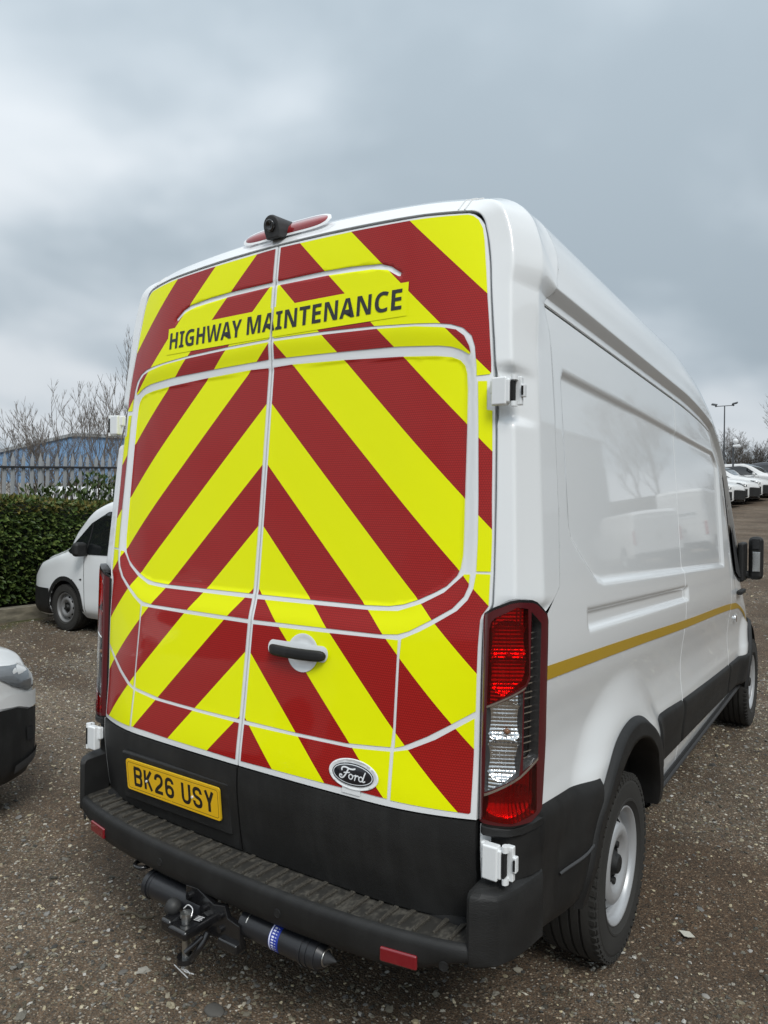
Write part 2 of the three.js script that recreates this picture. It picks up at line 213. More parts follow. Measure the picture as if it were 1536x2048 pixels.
// door handle
{
  const hd = new THREE.Group(); hd.name = 'door_handle'; van.add(hd); const z0 = (x, y) => doorZ(x, y);
  const cup = []; for (let k = 0; k < 40; k++) { const a = k / 40 * Math.PI * 2; cup.push([0.250 + 0.066 * Math.cos(a), 1.272 + 0.063 * Math.sin(a)]); }
  const bez = []; for (let k = 0; k < 32; k++) { const a = k / 32 * Math.PI * 2, c = Math.cos(a), s = Math.sin(a); bez.push([0.226 + Math.sign(c) * 0.106 + 0.023 * c, 1.276 + 0.026 * s]); }
  part('bezel', [drape(triang(cup), 0.01, (x, y) => { const r = Math.hypot(x - 0.25, (y - 1.272)) / 0.066; return [x, y, z0(x, y) + 0.0062 - 0.0030 * sstep(0.95, 0.6, r)]; }), drape(triang(bez), 0.01, (x, y) => [x, y, z0(x, y) + 0.0066])], paint, hd);
  const n = 24, path = []; for (let k = 0; k <= n; k++) { const t = 0.5 - 0.5 * Math.cos(Math.PI * k / n), x = lerp(0.114, 0.353, t), b = Math.sin(Math.PI * t); path.push([x, 1.273, z0(x, 1.273) + 0.014 + 0.022 * Math.pow(b, 0.5)]); }
  part('grip', grid(n, 16, (i, j) => { const a = j / 16 * Math.PI * 2, c = Math.cos(a), s = Math.sin(a), e = Math.pow(Math.max(0.001, 1 - Math.pow(Math.abs(Math.cos(Math.PI * i / n)), 14)), 0.5); const q = path[i]; return [q[0], q[1] + 0.0185 * e * Math.sign(s) * Math.pow(Math.abs(s), 0.7), q[2] + 0.010 * e * Math.sign(c) * Math.pow(Math.abs(c), 0.7)]; }), plastic, hd);
}
// oval badge
{
  const bd = new THREE.Group(); bd.name = 'badge'; van.add(bd); const cx = 0.486, cy = 0.929, oval = (a, b, n = 48) => Array.from({ length: n }, (_, k) => [cx + a * Math.cos(k / n * 2 * Math.PI), cy + b * Math.sin(k / n * 2 * Math.PI)]);
  part('surround', [drape(triang(oval(0.092, 0.046)), 0.008, (x, y) => { const r = Math.hypot((x - cx) / 0.096, (y - cy) / 0.048); return [x, y, doorZ(x, y) + 0.0035 + 0.003 * sstep(1, 0.93, r) - 0.002 * sstep(0.92, 0.8, r)]; }), drape(seg(0.447, 0.515, 0.868, 0.895), 0.01, (x, y) => [x, y, doorZ(x, y) + 0.0033])], paint, bd);
  const cv = document.createElement('canvas'); cv.width = 512; cv.height = 256; const c = cv.getContext('2d');
  c.fillStyle = '#10131c'; c.fillRect(0, 0, 512, 256);
  c.strokeStyle = '#e6ebee'; c.lineWidth = 9; c.beginPath(); c.ellipse(256, 128, 236, 108, 0, 0, Math.PI * 2); c.stroke();
  c.strokeStyle = '#eef2f4'; c.lineCap = 'round'; c.lineJoin = 'round';
  const st = (w, f) => { c.lineWidth = w; c.beginPath(); f(); c.stroke(); };
  st(17, () => { c.moveTo(126, 96); c.bezierCurveTo(112, 66, 150, 52, 190, 62); c.bezierCurveTo(225, 72, 255, 74, 283, 58); });      // F cross stroke
  st(17, () => { c.moveTo(206, 68); c.bezierCurveTo(190, 110, 176, 150, 150, 176); c.bezierCurveTo(130, 194, 98, 184, 104, 160); c.bezierCurveTo(108, 146, 126, 148, 130, 158); });
  st(13, () => { c.moveTo(156, 122); c.bezierCurveTo(180, 112, 204, 116, 222, 108); });
  st(13, () => { c.ellipse(242, 152, 23, 27, 0.2, 0, Math.PI * 2); });                                                              // o
  st(12, () => { c.moveTo(264, 140); c.bezierCurveTo(276, 132, 288, 136, 296, 124); });
  st(13, () => { c.moveTo(302, 124); c.lineTo(290, 182); c.moveTo(298, 146); c.bezierCurveTo(312, 124, 326, 122, 334, 134); });      // r
  st(13, () => { c.ellipse(362, 156, 22, 26, 0.2, 0, Math.PI * 2); });                                                              // d
  st(14, () => { c.moveTo(408, 78); c.bezierCurveTo(396, 120, 388, 150, 386, 170); c.bezierCurveTo(386, 186, 398, 186, 410, 172); });
  const t = new THREE.CanvasTexture(cv); t.colorSpace = THREE.SRGBColorSpace;
  const g = drape(triang(oval(0.0765, 0.0335)), 0.008, (x, y) => { const r = Math.hypot((x - cx) / 0.0765, (y - cy) / 0.0335); return [x, y, doorZ(x, y) + 0.008 + 0.003 * (1 - r * r)]; });
  const u = g.attributes.uv; for (let i = 0; i < u.count; i++) u.setXY(i, (u.getX(i) - cx) / 0.156 + 0.5, (u.getY(i) - cy) / 0.0683 + 0.5);
  part('emblem', g, phys(0xffffff, 0.3, { map: t, clearcoat: 1, clearcoatRoughness: 0.03, side: THREE.DoubleSide }), bd);
}
// number plate (black on yellow, left door)
{
  const cv = document.createElement('canvas'); cv.width = 1040; cv.height = 240; const c = cv.getContext('2d'); const S = 2;
  c.fillStyle = '#f7c20c'; c.fillRect(0, 0, 1040, 240);
  for (let k = 0; k < 900; k++) { c.fillStyle = `rgba(150,100,0,${0.03 + 0.05 * h2(k, 1)})`; c.fillRect(h2(k, 2) * 1040, h2(k, 3) * 240, 6 * h2(k, 4), 6 * h2(k, 5)); }
  c.strokeStyle = '#1a1509'; c.lineWidth = 3; c.beginPath(); c.moveTo(400, 222); c.lineTo(30, 222); c.lineTo(18, 210); c.lineTo(18, 30); c.lineTo(30, 18); c.lineTo(1010, 18); c.lineTo(1022, 30); c.lineTo(1022, 210); c.lineTo(1010, 222); c.lineTo(520, 222); c.stroke();
  c.strokeStyle = '#3a2d0a'; c.lineWidth = 2; c.beginPath(); for (let x = 410; x < 510; x += 7) { c.moveTo(x, 216 + 3 * h2(x, 8)); c.lineTo(x + 4, 226 - 4 * h2(x, 9)); } c.stroke();
  c.strokeStyle = '#12110f'; c.lineWidth = 27; c.lineCap = 'butt'; c.lineJoin = 'round';
  const W = 100, Hh = 158, y0 = 41, lw = 13.5; let x = 88;
  const glyph = {
    B: (a) => { a.m(0, 0); a.l(0, 1); a.m(-0.13, 0); a.l(0.62, 0); a.q(1, 0, 1, 0.24); a.q(1, 0.47, 0.62, 0.47); a.l(0, 0.47); a.m(0.62, 0.47); a.q(1, 0.5, 1, 0.74); a.q(1, 1, 0.62, 1); a.l(-0.13, 1); },
    K: (a) => { a.m(0, -0.08); a.l(0, 1.08); a.m(0.98, -0.08); a.l(0.12, 0.6); a.m(0.36, 0.42); a.l(1.0, 1.08); },
    2: (a) => { a.m(0, 0.3); a.q(0, 0, 0.5, 0); a.q(1, 0, 1, 0.28); a.q(1, 0.45, 0.62, 0.62); a.q(0.05, 0.85, 0, 1); a.l(1.1, 1); },
    6: (a) => { a.m(1, 0.24); a.q(0.98, 0, 0.5, 0); a.q(0, 0, 0, 0.4); a.l(0, 0.7); a.q(0, 1, 0.5, 1); a.q(1, 1, 1, 0.72); a.q(1, 0.45, 0.5, 0.45); a.q(0.1, 0.45, 0, 0.66); },
    U: (a) => { a.m(0, -0.08); a.l(0, 0.66); a.q(0, 1, 0.5, 1); a.q(1, 1, 1, 0.66); a.l(1, -0.08); },
    S: (a) => { a.m(0.98, 0.27); a.q(0.96, 0, 0.5, 0); a.q(0, 0, 0, 0.25); a.q(0, 0.44, 0.5, 0.5); a.q(1, 0.57, 1, 0.76); a.q(1, 1, 0.5, 1); a.q(0.02, 1, 0, 0.72); },
    Y: (a) => { a.m(0, -0.08); a.l(0.5, 0.56); a.l(1, -0.08); a.m(0.5, 0.54); a.l(0.5, 1.08); },
  };
  for (const ch of 'BK26 USY') {
    if (ch === ' ') { x += 62; continue; }
    const X = (u) => x + lw + u * (W - 2 * lw), Y = (v) => y0 + lw + v * (Hh - 2 * lw);
    c.beginPath(); glyph[ch]({ m: (u, v) => c.moveTo(X(u), Y(v)), l: (u, v) => c.lineTo(X(u), Y(v)), q: (a, b, u, v) => c.quadraticCurveTo(X(a), Y(b), X(u), Y(v)) }); c.stroke(); x += W + 22;
  }
  const t = new THREE.CanvasTexture(cv); t.colorSpace = THREE.SRGBColorSpace; t.anisotropy = 8;
  const pl = new THREE.Group(); pl.name = 'number_plate'; van.add(pl); pl.position.set(-0.338, 0.7035, rearBase(-0.338, 0.70) + 0.021); pl.rotation.set(0.10, 0, 0);
  const sh = new THREE.Shape(), w = 0.26, h = 0.06, r = 0.012; sh.moveTo(-w + r, -h); sh.lineTo(w - r, -h); sh.quadraticCurveTo(w, -h, w, -h + r); sh.lineTo(w, h - r); sh.quadraticCurveTo(w, h, w - r, h); sh.lineTo(-w + r, h); sh.quadraticCurveTo(-w, h, -w, h - r); sh.lineTo(-w, -h + r); sh.quadraticCurveTo(-w, -h, -w + r, -h);
  part('backing', new THREE.ExtrudeGeometry(sh, { depth: 0.004, bevelEnabled: true, bevelSize: 0.001, bevelThickness: 0.001, bevelSegments: 1 }).translate(0, 0, -0.006), std(rgb(0.65, 0.42, 0.01), 0.5), pl);
  const fg = new THREE.ShapeGeometry(sh, 6), u = fg.attributes.uv, p = fg.attributes.position; for (let i = 0; i < p.count; i++) u.setXY(i, p.getX(i) / 0.52 + 0.5, p.getY(i) / 0.12 + 0.5);
  part('plate_face', fg, phys(0xffffff, 0.4, { map: t, clearcoat: 0.8, clearcoatRoughness: 0.08 }), pl);
  for (const [x2, y2] of [[-0.139, -0.004], [0.118, -0.004]]) part('screw_cap', cyl(0.0045, 0.0045, 0.004, 10, x2, y2, 0.002, Math.PI / 2), std(rgb(0.8, 0.8, 0.78), 0.4), pl);
  // raised plinth the plate sits on
  part('plate_plinth', rbox(0.60, 0.19, 0.02, 0.009).rotateX(0.10).translate(-0.338, 0.692, rearBase(-0.338, 0.69) + 0.001), plastic, van);
}

// ------------------------------------------------------------------ body shell
const secX = interp([[0.40, 0.965], [0.47, 0.975], [0.55, 0.982], [0.70, 0.990], [0.80, 1.001], [0.86, 1.000], [0.94, 0.992], [1.03, 0.988], [1.12, 0.995], [1.22, 1.008], [1.32, 1.014], [1.45, 1.008], [1.65, 0.993], [1.9, 0.975], [2.15, 0.957], [2.3, 0.946], [2.444, 0.934]]);
const shoulder = [[0.934, 2.444], [0.937, 2.449], [0.955, 2.476], [0.958, 2.482], [0.9575, 2.49], [0.953, 2.52], [0.9436, 2.59], [0.923, 2.66], [0.8936, 2.713], [0.852, 2.748], [0.804, 2.768], [0.752, 2.777]];
const roofY = (x) => 2.821 - 0.044 * (x / 0.75) ** 2;
const yTop = interp([[-5.25, 0.86], [-5.2, 0.98], [-5.1, 1.10], [-4.95, 1.20], [-4.75, 1.29], [-4.6, 1.40], [-4.3, 1.76], [-4.0, 2.10], [-3.7, 2.40], [-3.35, 2.58], [-2.8, 2.765], [-2.3, 2.821], [0, 2.821]]);
const yLow = lin([[-5.25, 0.7], [-4.6, 1.0], [-3.85, 1.25], [-3.5, 2.0], [-3.2, 2.3], [0, 2.3]]);
const frontW = (z) => z > -4.2 ? 0 : 0.16 * (z + 4.2) ** 2;
function comp(yb, z) { const y0 = yLow(z); if (yb <= y0 || z > -2.3) return yb; return y0 + (yb - y0) * (yTop(z) - y0) / (2.821 - y0); }
const recessP = [[-0.515, 2.238], [-1.5, 2.252], [-3.38, 2.258], [-3.42, 2.215], [-3.42, 1.53], [-3.40, 1.508], [-0.82, 1.512], [-0.74, 1.527], [-0.66, 1.575], [-0.505, 1.675], [-0.488, 1.72], [-0.49, 2.20], [-0.515, 2.238]];
function sideX(z, yb) {
  let x = secX(yb);
  if (yb > 1.45 && yb < 2.32 && inPoly(recessP, z, yb)) x -= 0.015 * sstep(0, 0.028, distPoly(recessP, z, yb));
  if (z < -0.62 && z > -2.27 && yb > 1.36 && yb < 1.445) { const d = Math.min((-0.625 - z) * 0.7, (z + 2.265) * 0.7, yb - 1.362, 1.442 - yb); if (d > 0) x -= 0.016 * clamp(d / 0.02, 0, 1); }
  for (const s of [-2.19, -3.67]) { const d = Math.abs(z - s); if (d < 0.007 && yb < 2.44) x -= 0.009 * sstep(0.0045, 0.001, d); }
  const dl = Math.abs(yb - 2.416); if (dl < 0.008) x -= 0.012 * sstep(0.0055, 0.001, dl);
  for (const zc of [-1.1, -4.82]) { const r = Math.hypot(z - zc, (yb + RAKE * zc - 0.38)); if (r < 0.78) x += 0.036 * sstep(0.76, 0.56, r) * sstep(0.3, 0.6, yb); }
  return x - frontW(z);
}
const lowY = (yb, z, y) => yb >= 0.9 ? y : lerp(0.447, 0.9 + RAKE * z, (yb - 0.42) / 0.48);
const P_side = (z, yb, off = 0) => [sideX(z, yb) + off, lowY(yb, z, comp(yb, z) + RAKE * z), z];
const P_world = (z, yw, off = 0) => P_side(z, yw - RAKE * z, off);       // by height above the ground
const seamZ = lin([[0.4, -0.222], [1.42, -0.222], [1.45, -0.25], [1.53, -0.37], [1.75, -0.398], [2.08, -0.411], [2.27, -0.411], [2.34, -0.408], [2.39, -0.385], [2.425, -0.378], [2.46, -0.42], [2.6, -0.475], [2.69, -0.45], [2.95, -0.45]]);
const rows = []; for (let y = 0.42; y < 2.395; y += 0.0085) rows.push([null, y]); for (let y = 2.398; y < 2.434; y += 0.0022) rows.push([null, y]); rows.push([null, 2.44]);
{ const c = new THREE.CatmullRomCurve3(shoulder.map(p => V3(p[0], p[1], 0)), false, 'centripetal'); for (let k = 1; k <= 40; k++) { const p = c.getPoint(k / 40); rows.push([p.x, p.y]); } }
const zs = []; { let z = 0; const cuts = [-2.19, -3.67]; for (z = -0.30; z > -5.25; z -= (z > -2.3 ? 0.012 : 0.018)) { if (!cuts.some(c => Math.abs(c - z) < 0.012)) zs.push(z); } for (const c of cuts) for (const d of [-0.0065, -0.0045, -0.003, -0.001, 0.001, 0.003, 0.0045, 0.0065]) zs.push(c + d); zs.push(-5.25); zs.sort((a, b) => b - a); }
const nz = zs.length, archHole = (z, y) => Math.hypot(z + 1.1, y - 0.39) < 0.475 || Math.hypot(z + 4.82, y - 0.38) < 0.44;
function sidePt(i, j) { // column 0 follows the panel gap
  const [x, y] = rows[j], z0 = seamZ(y) - 0.005, zz = i === 0 ? z0 : (zs[i - 1] < z0 - 0.004 ? zs[i - 1] : z0 - 0.0005 * i - 0.002);
  if (x === null) return P_side(zz, y);
  return [x - frontW(zz) * 1.1, comp(y, zz) + RAKE * zz, zz];
}
const sideGeo = grid(nz, rows.length - 1, sidePt, { flip: false, skip: (i, j) => { const a = sidePt(i, j); return archHole(a[2], a[1]); } });
const sideL = mirrorX(sideGeo);
part('side_panel', sideGeo, paint, van); part('side_panel', sideL, paint, van);
// roof, windscreen, bonnet, nose
const topStrip = (z0, z1, n) => grid(40, n, (i, j) => { const z = lerp(z0, z1, j / n), x = lerp(-0.748, 0.748, i / 40), s = 1 - frontW(z) * 1.2; const e = Math.max(0, 1 - (0.748 - Math.abs(x)) / 0.03); return [x * s, comp(roofY(x), z) + RAKE * z - 0.004 * sstep(0.5, 1, e), z]; });
part('roof', topStrip(-0.45, -3.72, 120), paint, van); part('windscreen', topStrip(-3.72, -4.62, 40), glass, van); part('bonnet', topStrip(-4.62, -5.25, 30), paint, van);
part('front_bumper', grid(30, 12, (i, j) => { const x = lerp(-0.87, 0.87, i / 30), y = lerp(0.25, 0.72, j / 12); return [x, y, -5.25 - 0.14 * (1 - (x / 0.9) ** 2) * (0.5 + 0.5 * Math.sin(j / 12 * 3.1))]; }), plastic, van);
// rear frame round the doors: curves from the door opening to the panel gap
{
  const aEdge = lin([[0.5, 0.884], [1.43, 0.884], [1.475, 0.900], [1.57, 0.899], [1.78, 0.894], [1.92, 0.889], [2.05, 0.884], [2.153, 0.876], [2.256, 0.866], [2.394, 0.849], [2.44, 0.844]]);
  const aTop = [[0.844, 2.44], [0.838, 2.50], [0.828, 2.565], [0.817, 2.61], [0.806, 2.645], [0.790, 2.668], [0.77, 2.679], [0.745, 2.683]];
  const rr = []; for (let y = 0.56; y < 2.44; y += 0.012) rr.push({ A: [aEdge(y), y], B: [secX(y), y], Bs: [secX(y) + 0.010 * sstep(2.25, 2.44, y), y] });
  const cA = new THREE.CatmullRomCurve3(aTop.map(p => V3(p[0], p[1], 0)), false, 'centripetal'), cB = new THREE.CatmullRomCurve3(shoulder.map(p => V3(p[0], p[1], 0)), false, 'centripetal'), cS = new THREE.CatmullRomCurve3([[0.944, 2.444], [0.953, 2.50], [0.948, 2.56], [0.933, 2.63], [0.905, 2.695], [0.862, 2.740], [0.808, 2.767], [0.752, 2.777]].map(p => V3(p[0], p[1], 0)), false, 'centripetal');
  for (let k = 0; k <= 40; k++) { const a = cA.getPoint(k / 40), b = cB.getPoint(k / 40), s = cS.getPoint(k / 40); rr.push({ A: [a.x, a.y], B: [b.x, b.y], Bs: [s.x, s.y], roof: sstep(0.55, 1, k / 40) }); }
  for (let k = 1; k <= 30; k++) { const x = 0.745 * (1 - k / 30); rr.push({ A: [x, 2.7115 - 0.0285 * (x / 0.745) ** 2.2], B: [x * 1.006, roofY(x)], Bs: [x * 1.006, roofY(x)], roof: 1 }); }
  const half = rr.length, NC = 64;
  const poly3 = (P, t) => { // polyline with small rounded corners
    const L = [0]; for (let i = 1; i < P.length; i++) L.push(L[i - 1] + P[i].distanceTo(P[i - 1])); const T = L[L.length - 1], at = (s) => { s = clamp(s, 0, T); let i = 0; while (i < P.length - 2 && s > L[i + 1]) i++; return P[i].clone().lerp(P[i + 1], (s - L[i]) / Math.max(1e-6, L[i + 1] - L[i])); };
    const s = t * T, w = Math.min(0.008, s, T - s), o = V3(0, 0, 0); for (const k of [-1, -0.5, 0, 0.5, 1]) o.add(at(s + k * w)); return o.multiplyScalar(0.2); };
  const framePt = (r, i) => {
    const [ax, ay] = r.A, za = rearBase(ax, ay) + 0.002, zS = seamZ(r.B[1]), m = sstep(1.50, 1.435, ay);
    const mix = (f, Q) => [lerp(ax, Q[0], f), lerp(ay, Q[1], f)];
    if (i === 0) return [ax, ay, za - 0.05]; if (i === 1) return [ax, ay, za - 0.004];
    const rf = r.roof || 0, c1 = mix(lerp(0.58, 0.5, rf), r.Bs), c2 = mix(0.99, r.Bs), lo = lerp(0.014, 0.046, rf);
    const P = [V3(ax, ay, za), V3(c1[0] - 0.012 * m, c1[1], za - lo - 0.035 * m), V3(c2[0] - 0.03 * m, c2[1] + RAKE * Math.max(za - 0.125, zS + 0.01), Math.max(za - 0.125, zS + 0.01)), V3(r.B[0] - 0.012 * m, r.B[1] + RAKE * zS, zS - 0.004)];
    const po = sstep(2.005, 2.03, ay) * sstep(2.19, 2.16, ay); P[0].z -= 0.012 * po; P[1].z -= 0.034 * po; P[1].x -= 0.004 * po;
    const q = poly3(P, (i - 2) / (NC - 2)); return [q.x, q.y, q.z];
  };
  const geo = grid(NC, half - 1, (i, j) => framePt(rr[j], i), { flip: true });
  for (const d of [0, 0.020]) { const x = 0.722 + d, r = { A: [x, 2.7115 - 0.0285 * (x / 0.745) ** 2.2], B: [x * 1.006, roofY(x)], Bs: [x * 1.006, roofY(x)], roof: 1 }, pts = []; for (let i = 3; i <= NC; i += 3) { const p = framePt(r, i); pts.push([p[0], p[1] + 0.0004, p[2] + 0.0004]); } const g = tube(pts, 0.0022, 6, 40); part('roof_joint', g, paintB, van); part('roof_joint', mirrorX(g), paintB, van); }
  part('rear_frame', geo, paint, van); part('rear_frame', mirrorX(geo), paint, van);
}
part('inner_shell', grid(2, 30, (i, j) => [i === 0 ? -0.86 : i === 1 ? 0 : 0.86, lerp(0.50, 2.45, j / 30), -0.28]), black, van);
part('underbody', [rbox(1.9, 0.06, 3.1, 0.02, 0, 0.53, -3.2), rbox(1.3, 0.14, 4.6, 0.03, 0, 0.46, -2.6), rbox(1.7, 0.06, 0.6, 0.02, 0, 0.53, -0.36), cyl(0.055, 0.055, 1.5, 12, 0, 0.35, -1.07, 0, Math.PI / 2)], black, van);

// dark seal in the joint below the roof step
{ const g = grid(160, 1, (i, j) => { const z = lerp(-0.39, -3.45, i / 160); const p = P_side(z, 2.4185 - 0.005 * (1 - j), 0); return [secX(2.416) - 0.0035, p[1], z]; }); part('roof_seal', g, black, van); part('roof_seal', mirrorX(g), black, van); }
// yellow reflective tape along the side
const tapeTop = interp([[-4.74, 1.03], [-4.1, 1.086], [-3.52, 1.13], [-2.2, 1.19], [-1.22, 1.243], [-0.675, 1.271], [-0.222, 1.293]].sort((a, b) => a[0] - b[0]));
const tapeTex = dtex(128, 64, (i, j) => { const s = ((i + j) % 16) < 8 ? 1 : 0.86, n = 0.9 + 0.1 * h2(i, j, 6); return [255 * s * n, 255 * s * n, 255 * s * n]; });
const tapeMat = phys(rgb(0.60, 0.37, 0.006), 0.35, { map: tapeTex, clearcoat: 0.3, clearcoatRoughness: 0.1, side: THREE.DoubleSide });
const tapeGeo = grid(300, 4, (i, j) => { const z = lerp(-0.228, -4.74, i / 300); return P_world(z, tapeTop(z) - 0.043 * (1 - j / 4), 0.0022); }, { uvf: (i, j) => [i / 300 * 60, j / 4] });
part('side_tape', tapeGeo, tapeMat, van); part('side_tape', mirrorX(tapeGeo), tapeMat, van);

// cab door: glass, handle, lock; mirror
{
  const win = [[-3.735, 2.02], [-3.757, 1.60], [-3.80, 1.40], [-3.86, 1.335], [-4.05, 1.275], [-4.48, 1.215], [-4.50, 1.26], [-4.36, 1.50], [-4.1, 1.80], [-3.93, 1.98], [-3.80, 2.08], [-3.75, 2.08]];
  const unComp = (z, yw) => { let a = 1, b = 2.8; for (let k = 0; k < 24; k++) { const m = (a + b) / 2; if (comp(m, z) + RAKE * z < yw) a = m; else b = m; } return (a + b) / 2; };
  const g = drape(triang(win), 0.03, (z, y) => P_side(z, unComp(z, y), 0.004), { flip: true }), fr = drape(triang(win.map(([z, y]) => [-4.1 + (z + 4.1) * 1.07, 1.62 + (y - 1.62) * 1.07])), 0.03, (z, y) => P_side(z, unComp(z, y), 0.0015), { flip: true });
  const sail = drape(triang([[-3.88, 1.325], [-3.87, 1.58], [-4.02, 1.66], [-4.34, 1.50], [-4.47, 1.235], [-4.05, 1.277]]), 0.03, (z, y) => P_side(z, unComp(z, y), 0.012), { flip: true });
  for (const s of [1, -1]) {
    part('window_seal', s > 0 ? fr : mirrorX(fr), black, van); part('side_window', s > 0 ? g : mirrorX(g), glass, van); part('mirror_sail', s > 0 ? sail : mirrorX(sail), plastic, van);
    const hb = P_world(-3.97, 1.178); part('cab_door_handle', rbox(0.035, 0.032, 0.20, 0.01, s * (hb[0] + 0.02), 1.178, -3.97), plastic, van);
    const lb = P_world(-3.93, 0.985); part('fuel_cap', cyl(0.026, 0.026, 0.02, 16, s * (lb[0] + 0.004), 0.985, -3.93, 0, Math.PI / 2), chrome, van);
    const mi = new THREE.Group(); mi.name = 'door_mirror'; van.add(mi);
    part('housing', [rbox(0.10, 0.33, 0.10, 0.035, s * 1.075, 1.40, -4.40), rbox(0.14, 0.06, 0.07, 0.025, s * 1.00, 1.27, -4.40), rbox(0.05, 0.30, 0.20, 0.02, s * 0.985, 1.37, -4.36)], plastic, mi);
    part('mirror_glass', rbox(0.055, 0.15, 0.006, 0.003, s * 1.083, 1.375, -4.347), std(rgb(0.55, 0.57, 0.58), 0.15, { metalness: 1 }), mi); part('upper_glass', rbox(0.055, 0.08, 0.006, 0.003, s * 1.08, 1.51, -4.347), blackGloss, mi);
  }
}
// lower cladding, wheel-arch trims, sill
const cladTop = interp([[-4.8, 0.664], [-3.94, 0.692], [-2.28, 0.772], [-1.62, 0.815], [-0.9, 0.815], [-0.546, 0.849], [-0.21, 0.882]]), cladBotF = lin([[-4.6, 0.446], [-1.6, 0.556]]), cladBotR = lin([[-0.9, 0.408], [-0.5, 0.436], [-0.2, 0.468]]);
function strip(z0, z1, n, yb, yt, off) { return grid(n, 16, (i, j) => { const z = lerp(z0, z1, i / n), t = j / 16, e = Math.min(t, 1 - t, i / n * 8, (1 - i / n) * 8); const yw = lerp(yb(z), yt(z), t), p = P_world(z, yw, 0); return [p[0] + off * sstep(-0.02, 0.09, e) - 0.004, yw, z]; }); }
for (const s of [1, -1]) {
  const M = (g) => s > 0 ? g : mirrorX(g);
  part('side_cladding', M(strip(-1.60, -2.188, 30, cladBotF, cladTop, 0.018)), plastic, van); part('side_cladding', M(strip(-2.194, -3.66, 60, cladBotF, cladTop, 0.018)), plastic, van); part('side_cladding', M(strip(-3.67, -4.40, 30, cladBotF, cladTop, 0.018)), plastic, van);
  part('rear_quarter_cladding', M(strip(-0.215, -0.72, 30, cladBotR, cladTop, 0.018)), plastic, van);
  part('rubbing_line', M(grid(20, 4, (i, j) => { const z = lerp(-0.40, -0.66, i / 20), yw = lerp(0.585, 0.66, i / 20) * 0 + lerp(0.60, 0.615, i / 20) + 0.012 * j / 4; const p = P_world(z, yw, 0.0165 + 0.006 * Math.sin(j / 4 * Math.PI)); return [p[0], yw, z]; })), plasticGrey, van);
  const arch = (zc, yc, ri, ro) => grid(72, 10, (i, j) => { const a = lerp(0.10, Math.PI - 0.03, i / 72), t = j / 10, r = j <= 2 ? ri - 0.002 : lerp(ri, ro, (j - 2) / 8), z = zc - r * Math.cos(a), y = yc + r * Math.sin(a), bx = sideX(clamp(z, -5.2, -0.2), clamp(y - RAKE * z, 0.45, 3)); const o = j === 0 ? -0.10 : j === 1 ? -0.01 : 0.024 * sstep(1, 0.75, (j - 2) / 8) + 0.003; return [bx + o, y, z]; }, { flip: true });
  part('wheel_arch_trim', M(arch(-1.1, 0.40, 0.455, 0.535)), plastic, van); part('wheel_arch_trim', M(arch(-4.82, 0.385, 0.43, 0.50)), plastic, van);
  const liner = (zc, r) => grid(40, 6, (i, j) => { const a = lerp(0.08, Math.PI - 0.05, i / 40); return [lerp(0.55, 0.985, j / 6), 0.39 + r * Math.sin(a), zc - r * Math.cos(a)]; }, {});
  part('wheel_arch_liner', M(mergeGeometries([normGeo(liner(-1.1, 0.47)), normGeo(grid(20, 1, (i, j) => { const a = lerp(0.05, Math.PI - 0.05, i / 20), r = j * 0.47; return [0.56, 0.39 + r * Math.sin(a), -1.1 - r * Math.cos(a)]; }))])), std(rgb(0.03, 0.03, 0.032), 0.9, { side: THREE.DoubleSide }), van);
  part('wheel_arch_liner', M(liner(-4.82, 0.435)), black, van);
  part('sill_step', M(grid(40, 8, (i, j) => { const z = lerp(-1.62, -4.45, i / 40), a = j / 8 * Math.PI; return [0.95 + 0.05 * Math.sin(a) - 0.03 * (j / 8), 0.445 - 0.075 * (j / 8), z]; })), plasticGrey, van);
  part('sill_groove', M(rbox(0.012, 0.010, 2.8, 0.004, 0.980, 0.442, -3.04)), black, van);
}

